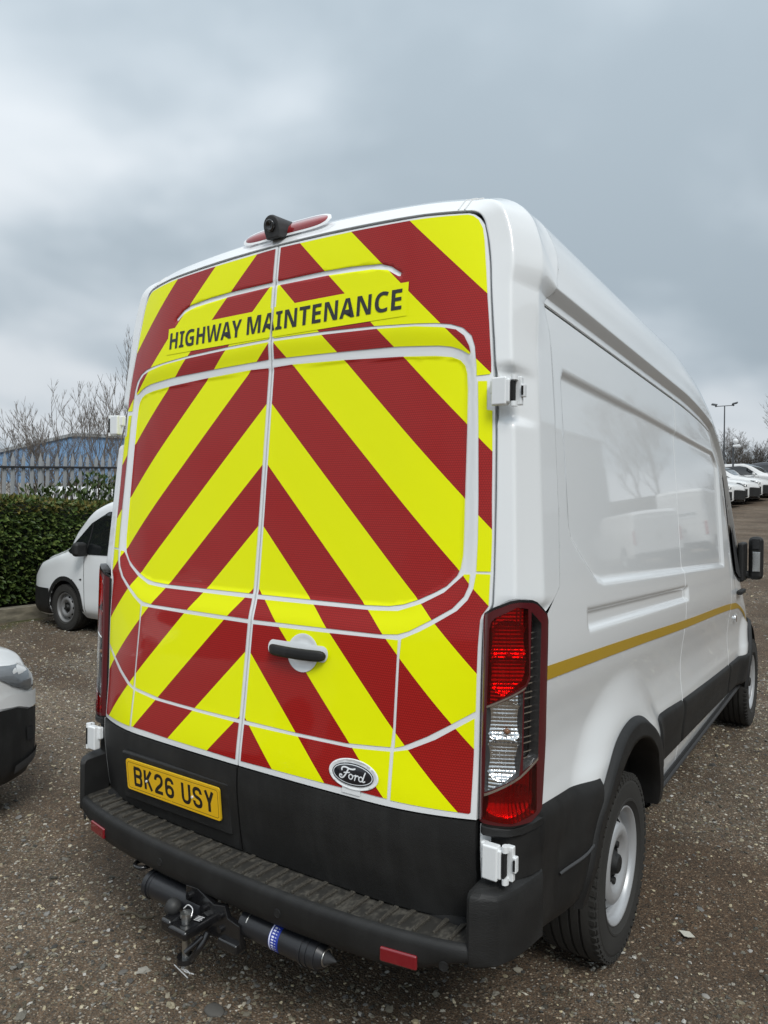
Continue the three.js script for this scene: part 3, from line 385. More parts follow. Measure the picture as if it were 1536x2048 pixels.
// ------------------------------------------------------------------ rear bumper
{
  const plan = new THREE.CatmullRomCurve3([[1.011, -0.245], [0.995, -0.12], [0.962, -0.03], [0.91, 0.012], [0.85, 0.036], [0.72, 0.066], [0.55, 0.091], [0.3, 0.110], [0, 0.115], [-0.3, 0.110], [-0.55, 0.091], [-0.72, 0.066], [-0.85, 0.036], [-0.91, 0.012], [-0.962, -0.03], [-0.995, -0.12], [-1.011, -0.245]].map(p => V3(p[0], 0, p[1])), false, 'centripetal');
  const N = 160, pts = plan.getSpacedPoints(N), nrm = pts.map((p, i) => { const a = pts[Math.max(0, i - 1)], b = pts[Math.min(N, i + 1)], t = b.clone().sub(a).normalize(); return V3(-t.z, 0, t.x).multiplyScalar(-1); });
  for (const n of nrm) { }
  const sgn = nrm[N / 2].z > 0 ? 1 : -1;
  const prof = [[-0.09, 0.426], [-0.05, 0.422], [-0.030, 0.424], [-0.021, 0.429], [-0.014, 0.442], [0.001, 0.47], [0, 0.52], [-0.002, 0.531], [-0.007, 0.539], [-0.014, 0.5435], [-0.022, 0.545]];
  const sideLow = (p) => 0.075 * sstep(0.66, 0.95, Math.abs(p.x));
  const g = grid(N, prof.length - 1, (i, j) => { const p = pts[i], n = nrm[i], [o, y] = prof[j]; return [p.x + n.x * o * sgn, y + sideLow(p) * clamp((0.52 - y) / 0.1, 0, 1), p.z + n.z * o * sgn]; }, { flip: true });
  part('rear_bumper', g, plastic, van);
  const bumperZ = (x) => { let b = 0; for (let i = 0; i < N; i++) if ((pts[i].x - x) * (pts[i + 1].x - x) <= 0 && pts[i].z > -0.06) { b = lerp(pts[i].z, pts[i + 1].z, (x - pts[i].x) / (pts[i + 1].x - pts[i].x || 1)); break; } return b; };
  // step tread: dusty ribbed top
  const dustTex = dtex(512, 128, (i, j) => { const n = fbm(i / 24, j / 12, 5, 21), m = fbm(i / 5, j / 5, 3, 7); const v = 60 + 190 * sstep(0.42, 0.75, n * 0.65 + m * 0.35); return [v, v * 0.95, v * 0.86]; });
  const stepMat = std(rgb(0.085, 0.082, 0.074), 0.85, { map: dustTex, side: THREE.DoubleSide });
  part('step_tread', grid(80, 8, (i, j) => { const x = lerp(-0.9, 0.9, i / 80); return [x, 0.5445 + (j === 8 ? -0.004 : 0), lerp(rearBase(x, 0.6) - 0.05, bumperZ(x) - 0.016, j / 8)]; }, { flip: true, uvf: (i, j) => [i / 80 * 3, j / 8 * 0.5] }), stepMat, van);
  const ribT = rng(5), ribMat = std(rgb(0.115, 0.108, 0.094), 0.9, { map: dustTex });
  for (let k = 0; k < 33; k++) { const x = -0.84 + k * 0.0525, z1 = bumperZ(x) - 0.024 - (k % 2) * 0.012, z0 = z1 - 0.085 - 0.01 * (k % 3); const b = new RoundedBoxGeometry(0.016, 0.012, z1 - z0, 1, 0.004); const p = b.attributes.position; for (let i = 0; i < p.count; i++) { const f = (p.getZ(i) / (z1 - z0)) + 0.5; p.setX(i, p.getX(i) * lerp(1.15, 0.5, f)); } b.translate(x, 0.5465, (z0 + z1) / 2); part('tread_rib', b, ribMat, van); }
  // corner uprights with the notch for the lower hinge
  const outerP = [[0.888, -0.11], [0.889, 0.006], [0.902, 0.0175], [0.925, 0.003], [0.963, -0.029], [0.987, -0.082], [1.003, -0.16], [1.012, -0.238]], innerP = [[0.888, -0.11], [0.888, -0.105], [0.90, -0.10], [0.93, -0.103], [0.955, -0.11], [0.978, -0.13], [1.001, -0.185], [1.010, -0.235]], capP = [[0.888, -0.11], [0.888, -0.074], [0.896, -0.068], [0.93, -0.072], [0.966, -0.09], [0.992, -0.13], [1.008, -0.19], [1.014, -0.235]];
  const lev = [[0.484, outerP, 0.012], [0.488, outerP, 0.003], [0.496, outerP, -0.003], [0.53, outerP, -0.003], [0.60, outerP, -0.003], [0.672, outerP, -0.003], [0.684, outerP, 0.002], [0.690, outerP, 0.012], [0.694, innerP, 0], [0.75, innerP, 0], [0.818, innerP, 0], [0.822, capP, 0.006], [0.828, capP, 0], [0.846, capP, 0.001], [0.852, capP, 0.008], [0.853, innerP, 0.02]];
  const cg = grid(7, lev.length - 1, (i, j) => { const [y, P, ins] = lev[j], p = P[i]; const w = (0.85 - y) * 0.0; return [p[0] - ins * (i > 3 ? 1 : 0), y + w, p[1] - ins]; }, { crease: 0.6, flip: true });
  part('bumper_corner', cg, plastic, van); part('bumper_corner', mirrorX(cg), plastic, van);
  // reflectors and parking sensors
  const reflMat = phys(rgb(0.20, 0.006, 0.012), 0.25, { clearcoat: 1, clearcoatRoughness: 0.05 });
  for (const s of [1, -1]) {
    const x = 0.705, dz = (bumperZ(x + 0.05) - bumperZ(x - 0.05)) / 0.1; const rg = rbox(0.115, 0.042, 0.012, 0.006, 0, 0, 0, -Math.atan(dz)).translate(x, 0.474, bumperZ(x) + 0.001); part('reflector', s > 0 ? rg : mirrorX(rg), reflMat, van);
    for (const xs of [0.281, 0.836]) { const d = (bumperZ(xs + 0.03) - bumperZ(xs - 0.03)) / 0.06; const sg = mergeGeometries([normGeo(new THREE.TorusGeometry(0.0125, 0.0016, 8, 28)), normGeo(cyl(0.0105, 0.0105, 0.003, 24, 0, 0, 0, Math.PI / 2))]); sg.rotateY(-Math.atan(d) * s); sg.translate(xs * s, 0.483, bumperZ(xs) + 0.0015); part('parking_sensor', sg, plastic, van); }
  }
}
// ------------------------------------------------------------------ hinges
function hinge(y, x, z, h, s, lower) {
  const hg = new THREE.Group(); hg.name = 'door_hinge'; hg.position.set(s * x, y, z); hg.scale.x = 0.76; van.add(hg);
  const m = (g) => s > 0 ? g : mirrorX(g);
  part('hinge_strap', m(mergeGeometries([rbox(0.062, h * 0.94, 0.030, 0.006, -0.012, 0, 0), rbox(0.02, h * 0.80, 0.03, 0.006, 0.022, 0, -0.004), rbox(0.03, h * 0.5, 0.02, 0.006, -0.045, h * 0.2, -0.012)].map(normGeo))), paint, hg);
  part('hinge_barrel', m(mergeGeometries([cyl(0.013, 0.013, h * 0.16, 14, 0.043, h * 0.43, -0.004), cyl(0.013, 0.013, h * 0.16, 14, 0.043, -h * 0.43, -0.004), rbox(0.03, h * 0.95, 0.018, 0.004, 0.052, 0, -0.022)].map(normGeo))), paint, hg);
  part('hinge_slot', m(rbox(0.011, h * 0.66, 0.022, 0.002, 0.040, 0, -0.001)), black, hg);
  part('hinge_stop', m(mergeGeometries([rbox(0.014, h * 0.42, 0.02, 0.003, 0.072, 0.0, -0.022)].map(normGeo))), paint, hg);
  part('stop_pad', m(rbox(0.008, h * 0.30, 0.006, 0.002, 0.072, 0.0, -0.0105)), black, hg);
}
for (const s of [1, -1]) { hinge(2.098, 0.912, -0.138, 0.088, s); hinge(0.762, 0.938, -0.060, 0.104, s, true); }
// ------------------------------------------------------------------ tail lamps
{
  const path = new THREE.CatmullRomCurve3([[0.878, -0.092], [0.895, -0.077], [0.93, -0.081], [0.97, -0.104], [1.0, -0.15], [1.018, -0.2], [1.02, -0.222]].map(p => V3(p[0], 0, p[1])), false, 'centripetal'), LT = 0.2274, n = 120, tp = path.getSpacedPoints(n);
  const lampP = (s, y, off = 0) => { const f = clamp(s / LT, 0, 1) * n, i = Math.min(n - 1, Math.floor(f)), t = f - i, a = tp[i], b = tp[i + 1], dx = b.x - a.x, dz = b.z - a.z, l = Math.hypot(dx, dz); return [lerp(a.x, b.x, t) - dz / l * off, y, lerp(a.z, b.z, t) + dx / l * off - 0.012 * (y - 0.86) / 0.6]; };
  const outl = [[0.0, 0.852], [0.0, 1.435], [0.008, 1.452], [0.0412, 1.474], [0.085, 1.494], [0.108, 1.498], [0.152, 1.495], [0.17, 1.488], [0.213, 1.453], [0.223, 1.43], [0.224, 1.35], [0.218, 1.09], [0.2045, 0.892], [0.195, 0.88], [0.162, 0.860], [0.1, 0.851]];
  const red = [[0.0313, 1.411], [0.036, 1.432], [0.0459, 1.445], [0.1036, 1.476], [0.1351, 1.471], [0.1428, 1.282], [0.1333, 1.258], [0.0297, 1.195]];
  const clear = [[0.0285, 1.186], [0.1118, 1.2296], [0.1245, 1.236], [0.1245, 1.066], [0.1175, 0.998], [0.0272, 0.9467]];
  const side = [[0.1475, 1.462], [0.1853, 1.4257], [0.1831, 1.0408], [0.1290, 1.009], [0.1290, 1.2372], [0.1479, 1.2692]];
  const low = [[0.0243, 0.9336], [0.1105, 0.9846], [0.1772, 1.025], [0.1797, 0.889], [0.17, 0.882], [0.0988, 0.8642], [0.0238, 0.8705]];
  const redLens = phys(rgb(0.75, 0.015, 0.02), 0.04, { transmission: 1, thickness: 0, ior: 1.45, side: THREE.DoubleSide });
  const redLens2 = phys(rgb(0.75, 0.02, 0.025), 0.04, { transmission: 1, thickness: 0, ior: 1.45, side: THREE.DoubleSide });
  const clearLens = phys(rgb(0.96, 0.97, 0.97), 0.03, { transmission: 1, thickness: 0, ior: 1.45, side: THREE.DoubleSide });
  const frameMat = phys(rgb(0.085, 0.004, 0.008), 0.3, { clearcoat: 1, clearcoatRoughness: 0.04, side: THREE.DoubleSide });
  const smoke = std(rgb(0.05, 0.05, 0.052), 0.35, { side: THREE.DoubleSide });
  const wall = (P, o0, o1) => { const Q = P.concat([P[0]]), out = []; const f = []; for (let i = 0; i < Q.length - 1; i++) { const k = Math.max(1, Math.ceil(Math.hypot(Q[i + 1][0] - Q[i][0], Q[i + 1][1] - Q[i][1]) / 0.02)); for (let j = 0; j < k; j++) f.push([lerp(Q[i][0], Q[i + 1][0], j / k), lerp(Q[i][1], Q[i + 1][1], j / k)]); } f.push(Q[0]); return grid(f.length - 1, 1, (i, j) => lampP(f[i][0], f[i][1], j ? o1 : o0)); };
  const sh = (t, c, off) => drape(t, c, (s, y) => lampP(s, y, typeof off === 'function' ? off(s, y) : off), {});
  const grow = (P, k) => { const cx = P.reduce((a, p) => a + p[0], 0) / P.length, cy = P.reduce((a, p) => a + p[1], 0) / P.length; return P.map(([x, y]) => [x + Math.sign(x - cx) * k, y + Math.sign(y - cy) * k]); };
  const rimO = grow(outl, 0.0).map(([s, y]) => [s, y]);
  const inset = outl.map(([s, y]) => [clamp(s, 0.008, 0.217), clamp(y - (y > 1.4 ? 0.008 : 0), 0.858, 1.491)]);
  const bowlOff = (s, y, sc, ya, yb) => { const ra = ((s - sc) / 0.062) ** 2, d = Math.max(1 - ra - ((y - ya) / 0.062) ** 2, 1 - ra - ((y - yb) / 0.062) ** 2, 0); return -0.008 - 0.022 * Math.sqrt(d) + 0.0017 * Math.abs(Math.sin(y * 290)) + 0.0011 * Math.abs(Math.sin(s * 230)); };
  const geos = {
    housing: [wall(rimO, 0.004, -0.06), sh(triang(rimO), 0.02, -0.034)],
    surround: [sh(triang(outl, [inset]), 0.012, 0.004)],
    border: [sh(triang(inset, [red, clear, side, low]), 0.012, 0.006)],
    wells: [red, clear, side, low].map(P => wall(P, 0.006, -0.03)),
    red: [sh(triang(red), 0.012, 0.0075)], clear: [sh(triang(clear), 0.012, 0.0075)], side: [sh(triang(side), 0.012, 0.0075)], low: [sh(triang(low), 0.012, 0.0075)],
    bowl: [sh(triang(red), 0.0035, (s, y) => bowlOff(s, y, 0.085, 1.375, 1.285)),
      sh(triang(clear), 0.0035, (s, y) => bowlOff(s, y, 0.078, 1.15, 1.04))],
    bowl2: [sh(triang(low), 0.0035, (s, y) => -0.010 - 0.016 * Math.max(0, 1 - ((s - 0.09) / 0.09) ** 2 - ((y - 0.925) / 0.05) ** 2) + 0.0012 * Math.abs(Math.sin(s * 220)))],
    lines: [], trim: [],
  };
  for (let k = 0; k < 9; k++) for (const d of [0, 0.017]) { const y = 1.395 - k * 0.0425 - d; const s0 = y < 1.245 ? 0.132 : 0.150, s1 = 0.184; geos.lines.push(sh([[[s0, y], [s1, y + 0.004], [s1, y + 0.0075]], [[s0, y], [s1, y + 0.0075], [s0, y + 0.0035]]], 0.02, -0.010)); }
  const band = (a, b, w) => sh([[[a[0], a[1]], [b[0], b[1]], [b[0], b[1] + w]], [[a[0], a[1]], [b[0], b[1] + w], [a[0], a[1] + w]]], 0.02, 0.0085);
  geos.trim.push(band([0.0275, 0.936], [0.121, 0.992], 0.0075), band([0.121, 0.992], [0.181, 1.034], 0.0085), band([0.029, 1.187], [0.132, 1.2445], 0.006));
  const bulbG = new THREE.SphereGeometry(0.009, 12, 8);
  for (const s of [1, -1]) {
    const lamp = new THREE.Group(); lamp.name = 'tail_lamp'; van.add(lamp); const M = (a) => { const g = mergeGeometries(a.map(normGeo)); return s > 0 ? g : mirrorX(g); };
    part('housing', M(geos.housing), blackGloss, lamp); part('surround', M(geos.surround), blackGloss, lamp); part('border', M(geos.border), frameMat, lamp); part('lens_wells', M(geos.wells), smoke, lamp);
    part('reflector_bowl', M(geos.bowl), chrome, lamp); part('reflector_bowl', M(geos.bowl2), chrome, lamp); part('side_bars', M(geos.lines), chrome, lamp); part('chrome_trim', M(geos.trim), chrome, lamp);
    part('red_lens', M(geos.red), redLens, lamp); part('clear_lens', M(geos.clear), clearLens, lamp); part('side_lens', M(geos.side), clearLens, lamp); part('lower_red_lens', M(geos.low), redLens2, lamp);
    const b1 = lampP(0.085, 1.12, -0.012), b2 = lampP(0.085, 1.335, -0.012);
    part('amber_bulb', bulbG.clone().translate(s * b1[0], b1[1], b1[2]), phys(rgb(0.22, 0.10, 0.05), 0.2), lamp); part('bulb', bulbG.clone().translate(s * b2[0], b2[1], b2[2]), phys(rgb(0.3, 0.05, 0.05), 0.2), lamp);
  }
}
// ------------------------------------------------------------------ high brake light and reversing camera
{
  const hb = new THREE.Group(); hb.name = 'high_brake_light'; van.add(hb);
  const zAt = (y) => -0.178 - (y - 2.72) * 0.62, L = 0.205;
  const body = (w, y0, y1, out) => grid(40, 10, (i, j) => { const u = i / 40 * 2 - 1, e = Math.sqrt(Math.max(0, 1 - u ** 6)), t = j / 10, y = lerp(y0, y1, 0.5 + (t - 0.5) * e) + 0.01 * (1 - u * u) * 0.4; return [u * w, y, zAt(y) + out * Math.sin(t * Math.PI) * e + 0.006]; });
  part('brake_lens', body(L, 2.746, 2.806, 0.016), phys(rgb(0.30, 0.012, 0.016), 0.15, { clearcoat: 1, clearcoatRoughness: 0.04, side: THREE.DoubleSide }), hb);
  part('gasket', body(L + 0.010, 2.741, 2.808, 0.008), paint, hb);
  const cm = new THREE.Group(); cm.name = 'reversing_camera'; van.add(cm);
  const cp = []; for (let k = 0; k <= 24; k++) { const a = k / 24 * Math.PI; cp.push(V2(0.042 * Math.cos(a), 0.042 * Math.sin(a))); }
  const shape = new THREE.Shape([V2(0.042, -0.02), ...cp, V2(-0.042, -0.02), V2(-0.036, -0.045), V2(0.036, -0.045)]);
  const eg = new THREE.ExtrudeGeometry(shape, { depth: 0.10, bevelEnabled: true, bevelSize: 0.006, bevelThickness: 0.008, bevelSegments: 3, curveSegments: 10 });
  { const p = eg.attributes.position; for (let i = 0; i < p.count; i++) { const f = clamp(1 - p.getZ(i) / 0.1, 0, 1); p.setX(i, p.getX(i) * (1 + 0.35 * f)); p.setY(i, p.getY(i) * (1 - 0.25 * f) - 0.015 * f); } eg.computeVertexNormals(); }
  eg.scale(0.80, 0.82, 0.95); eg.rotateX(0.25); eg.translate(-0.018, 2.800, -0.245);
  part('camera_shell', eg, plasticGrey, cm);
  const lens = new THREE.LatheGeometry([V2(0, 0.0), V2(0.012, 0.002), V2(0.013, 0.008), V2(0.022, 0.01), V2(0.026, 0.006), V2(0.028, -0.01)], 24); lens.rotateX(Math.PI / 2 + 0.25); lens.scale(0.82, 0.82, 0.82).translate(-0.018, 2.776, -0.142);
  part('camera_lens', lens, blackGloss, cm);
}
// ------------------------------------------------------------------ wheels
const tyreG = (() => {
  const pr = [[0.215, -0.09], [0.235, -0.110], [0.29, -0.119], [0.330, -0.114], [0.346, -0.102], [0.3525, -0.088]];
  for (const g of [-0.057, -0.019, 0.019, 0.057]) pr.push([0.355, g - 0.0055], [0.346, g - 0.0045], [0.346, g + 0.0045], [0.355, g + 0.0055]);
  pr.push([0.3525, 0.088], [0.346, 0.102], [0.340, 0.108], [0.330, 0.114], [0.318, 0.1165], [0.316, 0.118], [0.300, 0.1195], [0.275, 0.1200], [0.255, 0.1185], [0.252, 0.1205], [0.245, 0.1205], [0.242, 0.117], [0.231, 0.112], [0.222, 0.103], [0.215, 0.095]);
  const l = new THREE.LatheGeometry(pr.map(p => V2(...p)), 96), gs = [toCreasedNormals(l, 0.5)];
  for (let k = 0; k < 60; k++) for (const s of [1, -1]) { const b = new THREE.BoxGeometry(0.014, 0.028, 0.019); b.translate(0.3445, s * 0.0985, 0); b.rotateY(k / 60 * Math.PI * 2); gs.push(b); const c = new THREE.BoxGeometry(0.016, 0.007, 0.022); c.translate(0.3335, s * 0.1145, 0); c.rotateY((k + 0.15) / 60 * Math.PI * 2); gs.push(c); }
  const g = mergeGeometries(gs.map(normGeo)); g.rotateZ(-Math.PI / 2); return g;
})();
const rimG = (() => {
  const outerL = new THREE.LatheGeometry([[0.190, -0.09], [0.200, -0.02], [0.198, 0.05], [0.203, 0.07], [0.208, 0.090], [0.217, 0.097], [0.2215, 0.101], [0.2235, 0.106], [0.2205, 0.109], [0.215, 0.107], [0.209, 0.099], [0.202, 0.093], [0.1985, 0.080], [0.196, 0.065], [0.190, 0.055]].map(p => V2(...p)), 80);
  const pr = interp([[0.074, 0.056], [0.084, 0.060], [0.094, 0.068], [0.112, 0.081], [0.128, 0.084], [0.146, 0.078], [0.162, 0.060], [0.176, 0.047], [0.192, 0.046]]);
  const holes = 10, nt = 240, nr = 40, R = (j) => lerp(0.074, 0.192, j / nr);
  const disc = grid(nt, nr, (i, j) => { const a = i / nt * Math.PI * 2, r = R(j); return [r * Math.cos(a), pr(r) + 0.017, r * Math.sin(a)]; }, { flip: true, skip: (i, j) => { const a = ((i + 0.5) / nt * holes) % 1 - 0.5, r = (R(j) + R(j + 1)) / 2; return Math.hypot(a * 2 * Math.PI / holes * 0.166 / 0.020, (r - 0.166) / 0.0125) < 1; } });
  const g = mergeGeometries([outerL, disc].map(normGeo)); g.rotateZ(-Math.PI / 2); return g;
})();
const rimBackG = cyl(0.19, 0.19, 0.02, 40, 0, 0.0, 0, 0, Math.PI / 2).translate(0.02, 0, 0);
const hubG = (() => { const gs = [new THREE.LatheGeometry([[0.0, 0.098], [0.024, 0.098], [0.029, 0.094], [0.033, 0.078], [0.040, 0.072], [0.044, 0.060], [0.078, 0.052]].map(p => V2(...p)), 32)]; for (let k = 0; k < 5; k++) { const a = k / 5 * Math.PI * 2; const b = cyl(0.011, 0.013, 0.03, 6, 0.058, 0.066, 0); b.rotateY(a); gs.push(b); const f = new THREE.BoxGeometry(0.035, 0.012, 0.016); f.translate(0.05, 0.058, 0); f.rotateY(a + 0.6); gs.push(f); } const g = mergeGeometries(gs.map(normGeo)); g.rotateZ(-Math.PI / 2); return g; })();
function wheel(parent, x, y, z, s, scale = 1, rimMat = steel, hubMat = plastic) {
  const w = new THREE.Group(); w.name = 'wheel'; w.position.set(x, y, z); w.rotation.y = s > 0 ? 0 : Math.PI; w.scale.setScalar(scale); parent.add(w);
  part('tyre', tyreG, rubber, w); part('rim', rimG, rimMat, w); part('brake_drum', rimBackG, black, w); const hc = part('hub_cap', hubG, hubMat, w); hc.scale.set(1.05, 1.22, 1.22); return w;
}
for (const s of [1, -1]) { wheel(van, s * 0.893, 0.351, -1.10, s); wheel(van, s * 0.893, 0.351, -4.84, s); }
// ------------------------------------------------------------------ tow bar under the bumper
{
  const tb = new THREE.Group(); tb.name = 'tow_bar'; van.add(tb);
  const HP = Math.PI / 2, tubeMat = phys(rgb(0.015, 0.016, 0.019), 0.40, { clearcoat: 0.3, clearcoatRoughness: 0.3 });
  part('cross_tube', [cyl(0.046, 0.046, 0.30, 28, -0.235, 0.356, 0.062, 0, HP), cyl(0.050, 0.050, 0.02, 28, -0.375, 0.356, 0.062, 0, HP), cyl(0.0475, 0.0475, 0.006, 28, -0.352, 0.356, 0.062, 0, HP)], tubeMat, tb);
  part('cross_tube', [cyl(0.044, 0.044, 0.32, 28, 0.245, 0.362, 0.045, 0, HP), cyl(0.0465, 0.0465, 0.012, 28, 0.345, 0.362, 0.045, 0, HP), cyl(0.0465, 0.0465, 0.012, 28, 0.368, 0.362, 0.045, 0, HP), cyl(0.03, 0.04, 0.02, 24, 0.415, 0.362, 0.045, 0, -HP)], tubeMat, tb);
  part('end_cone', cyl(0.002, 0.022, 0.04, 18, 0.445, 0.362, 0.045, 0, -HP), plasticGrey, tb);
  part('end_ring', new THREE.TorusGeometry(0.024, 0.003, 8, 24).rotateY(HP).translate(0.426, 0.362, 0.045), zinc, tb);
  part('tube_band', new THREE.TorusGeometry(0.0445, 0.0025, 8, 28, 2.6).rotateX(0).rotateY(HP).translate(0.118, 0.362, 0.045), zinc, tb);
  const bs = new THREE.Shape([V2(-0.155, 0.07), V2(-0.10, 0.075), V2(-0.02, 0.045), V2(0.03, 0.055), V2(0.045, 0.02), V2(0.10, 0.01), V2(0.105, -0.06), V2(0.06, -0.075), V2(0.04, -0.05), V2(-0.08, -0.07), V2(-0.12, -0.03), V2(-0.155, -0.01)]);
  part('bracket_plate', new THREE.ExtrudeGeometry(bs, { depth: 0.014, bevelEnabled: true, bevelSize: 0.003, bevelThickness: 0.003, bevelSegments: 2 }).translate(0.0, 0.362, 0.082), blackGloss, tb);
  for (const [x, y] of [[-0.135, 0.405], [-0.06, 0.385], [0.02, 0.34], [0.02, 0.385]]) part('bolt_head', cyl(0.011, 0.011, 0.012, 6, x, y, 0.104, HP), blackGloss, tb);
  part('bracket_foot', rbox(0.09, 0.035, 0.05, 0.008, 0.06, 0.30, 0.09), blackGloss, tb);
  // coupling: upper jaw, lower jaw, pin, ball
  const jaw = (y, h, r) => { const s2 = new THREE.Shape(); s2.moveTo(-r, 0); s2.absarc(0, 0, r, Math.PI, 0, true); s2.lineTo(r * 1.2, -0.09); s2.lineTo(-r * 1.2, -0.09); s2.closePath(); return new THREE.ExtrudeGeometry(s2, { depth: h, bevelEnabled: true, bevelSize: 0.003, bevelThickness: 0.003, bevelSegments: 2, curveSegments: 14 }).rotateX(-HP).rotateY(Math.PI).translate(0, y, 0); };
  const cx = -0.095, cz = 0.15;
  part('coupling_jaw', [rbox(0.095, 0.034, 0.15, 0.012, cx + 0.01, 0.338, cz - 0.02), rbox(0.05, 0.045, 0.07, 0.012, cx - 0.045, 0.345, cz + 0.02)], blackGloss, tb);
  part('lower_jaw', [tube([[cx + 0.06, 0.315, 0.11], [cx + 0.055, 0.275, 0.14], [cx + 0.02, 0.228, cz], [cx, 0.226, cz]], 0.012, 8, 16), cyl(0.030, 0.032, 0.016, 22, cx, 0.226, cz), tube([[cx + 0.06, 0.31, 0.13], [cx + 0.03, 0.27, 0.18]], 0.009, 6, 6)], blackGloss, tb);
  part('coupling_pin', [cyl(0.0125, 0.0125, 0.19, 16, cx, 0.275, cz), cyl(0.020, 0.020, 0.014, 20, cx, 0.374, cz), cyl(0.016, 0.016, 0.01, 20, cx, 0.360, cz)], zinc, tb);
  part('tow_ball', [new THREE.SphereGeometry(0.027, 20, 14).translate(cx - 0.06, 0.385, cz + 0.005), cyl(0.019, 0.022, 0.04, 18, cx - 0.06, 0.356, cz + 0.005), new THREE.SphereGeometry(0.026, 16, 12).scale(1, 1, 1).translate(cx - 0.098, 0.355, cz - 0.02)], std(rgb(0.03, 0.03, 0.03), 0.55), tb);
  const clipM = std(rgb(0.8, 0.8, 0.8), 0.3, { metalness: 0.6 });
  part('spring_clip', [tube([[cx - 0.05, 0.20, cz - 0.02], [cx - 0.02, 0.206, cz - 0.01], [cx, 0.198, cz + 0.016], [cx + 0.03, 0.206, cz + 0.02], [cx + 0.05, 0.204, cz + 0.024]], 0.0022, 6, 30), tube([[cx - 0.048, 0.212, cz - 0.03], [cx - 0.015, 0.216, cz - 0.02], [cx + 0.01, 0.200, cz + 0.018], [cx + 0.052, 0.196, cz + 0.01]], 0.0022, 6, 30), tube([[cx - 0.045, 0.192, cz + 0.01], [cx + 0.045, 0.192, cz + 0.03]], 0.0022, 6, 6)], clipM, tb);
  part('pin_handle', tube([[cx - 0.025, 0.382, cz - 0.01], [cx - 0.01, 0.396, cz - 0.016], [cx + 0.018, 0.392, cz - 0.012], [cx + 0.026, 0.376, cz]], 0.0022, 6, 20), clipM, tb);
  // stickers
  const cv = document.createElement('canvas'); cv.width = 64; cv.height = 128; const c = cv.getContext('2d'); c.fillStyle = '#24399c'; c.fillRect(0, 0, 64, 128); c.fillStyle = '#e8ecff'; c.fillRect(2, 2, 8, 124); for (let k = 0; k < 9; k++) { c.fillRect(18, 8 + k * 13, 16, 8 - (k % 3)); c.fillRect(40, 10 + k * 13, 10, 3); } const t = new THREE.CanvasTexture(cv); t.colorSpace = THREE.SRGBColorSpace;
  part('sticker', grid(6, 14, (i, j) => { const a = lerp(-0.75, 1.25, j / 14); return [lerp(0.222, 0.262, i / 6), 0.362 + 0.0446 * Math.sin(a), 0.045 + 0.0446 * Math.cos(a)]; }, { uvf: (i, j) => [i / 6, j / 14] }), std(0xffffff, 0.4, { map: t, side: THREE.DoubleSide }), tb);
  const cv2 = document.createElement('canvas'); cv2.width = 64; cv2.height = 64; const c2 = cv2.getContext('2d'); c2.fillStyle = '#121214'; c2.fillRect(0, 0, 64, 64); c2.fillStyle = '#e4e4e4'; for (let k = 0; k < 4; k++) c2.fillRect(4, 8 + k * 14, 52 - 6 * (k % 2), 7); const t2 = new THREE.CanvasTexture(cv2); t2.colorSpace = THREE.SRGBColorSpace;
  part('sticker', new THREE.PlaneGeometry(0.034, 0.034).rotateX(-HP).rotateY(0.2).translate(cx + 0.032, 0.3565, cz - 0.03), std(0xffffff, 0.4, { map: t2 }), tb);
  part('tow_eye', new THREE.TorusGeometry(0.03, 0.008, 10, 24).rotateX(HP).translate(-0.44, 0.41, 0.06), blackGloss, tb);
}
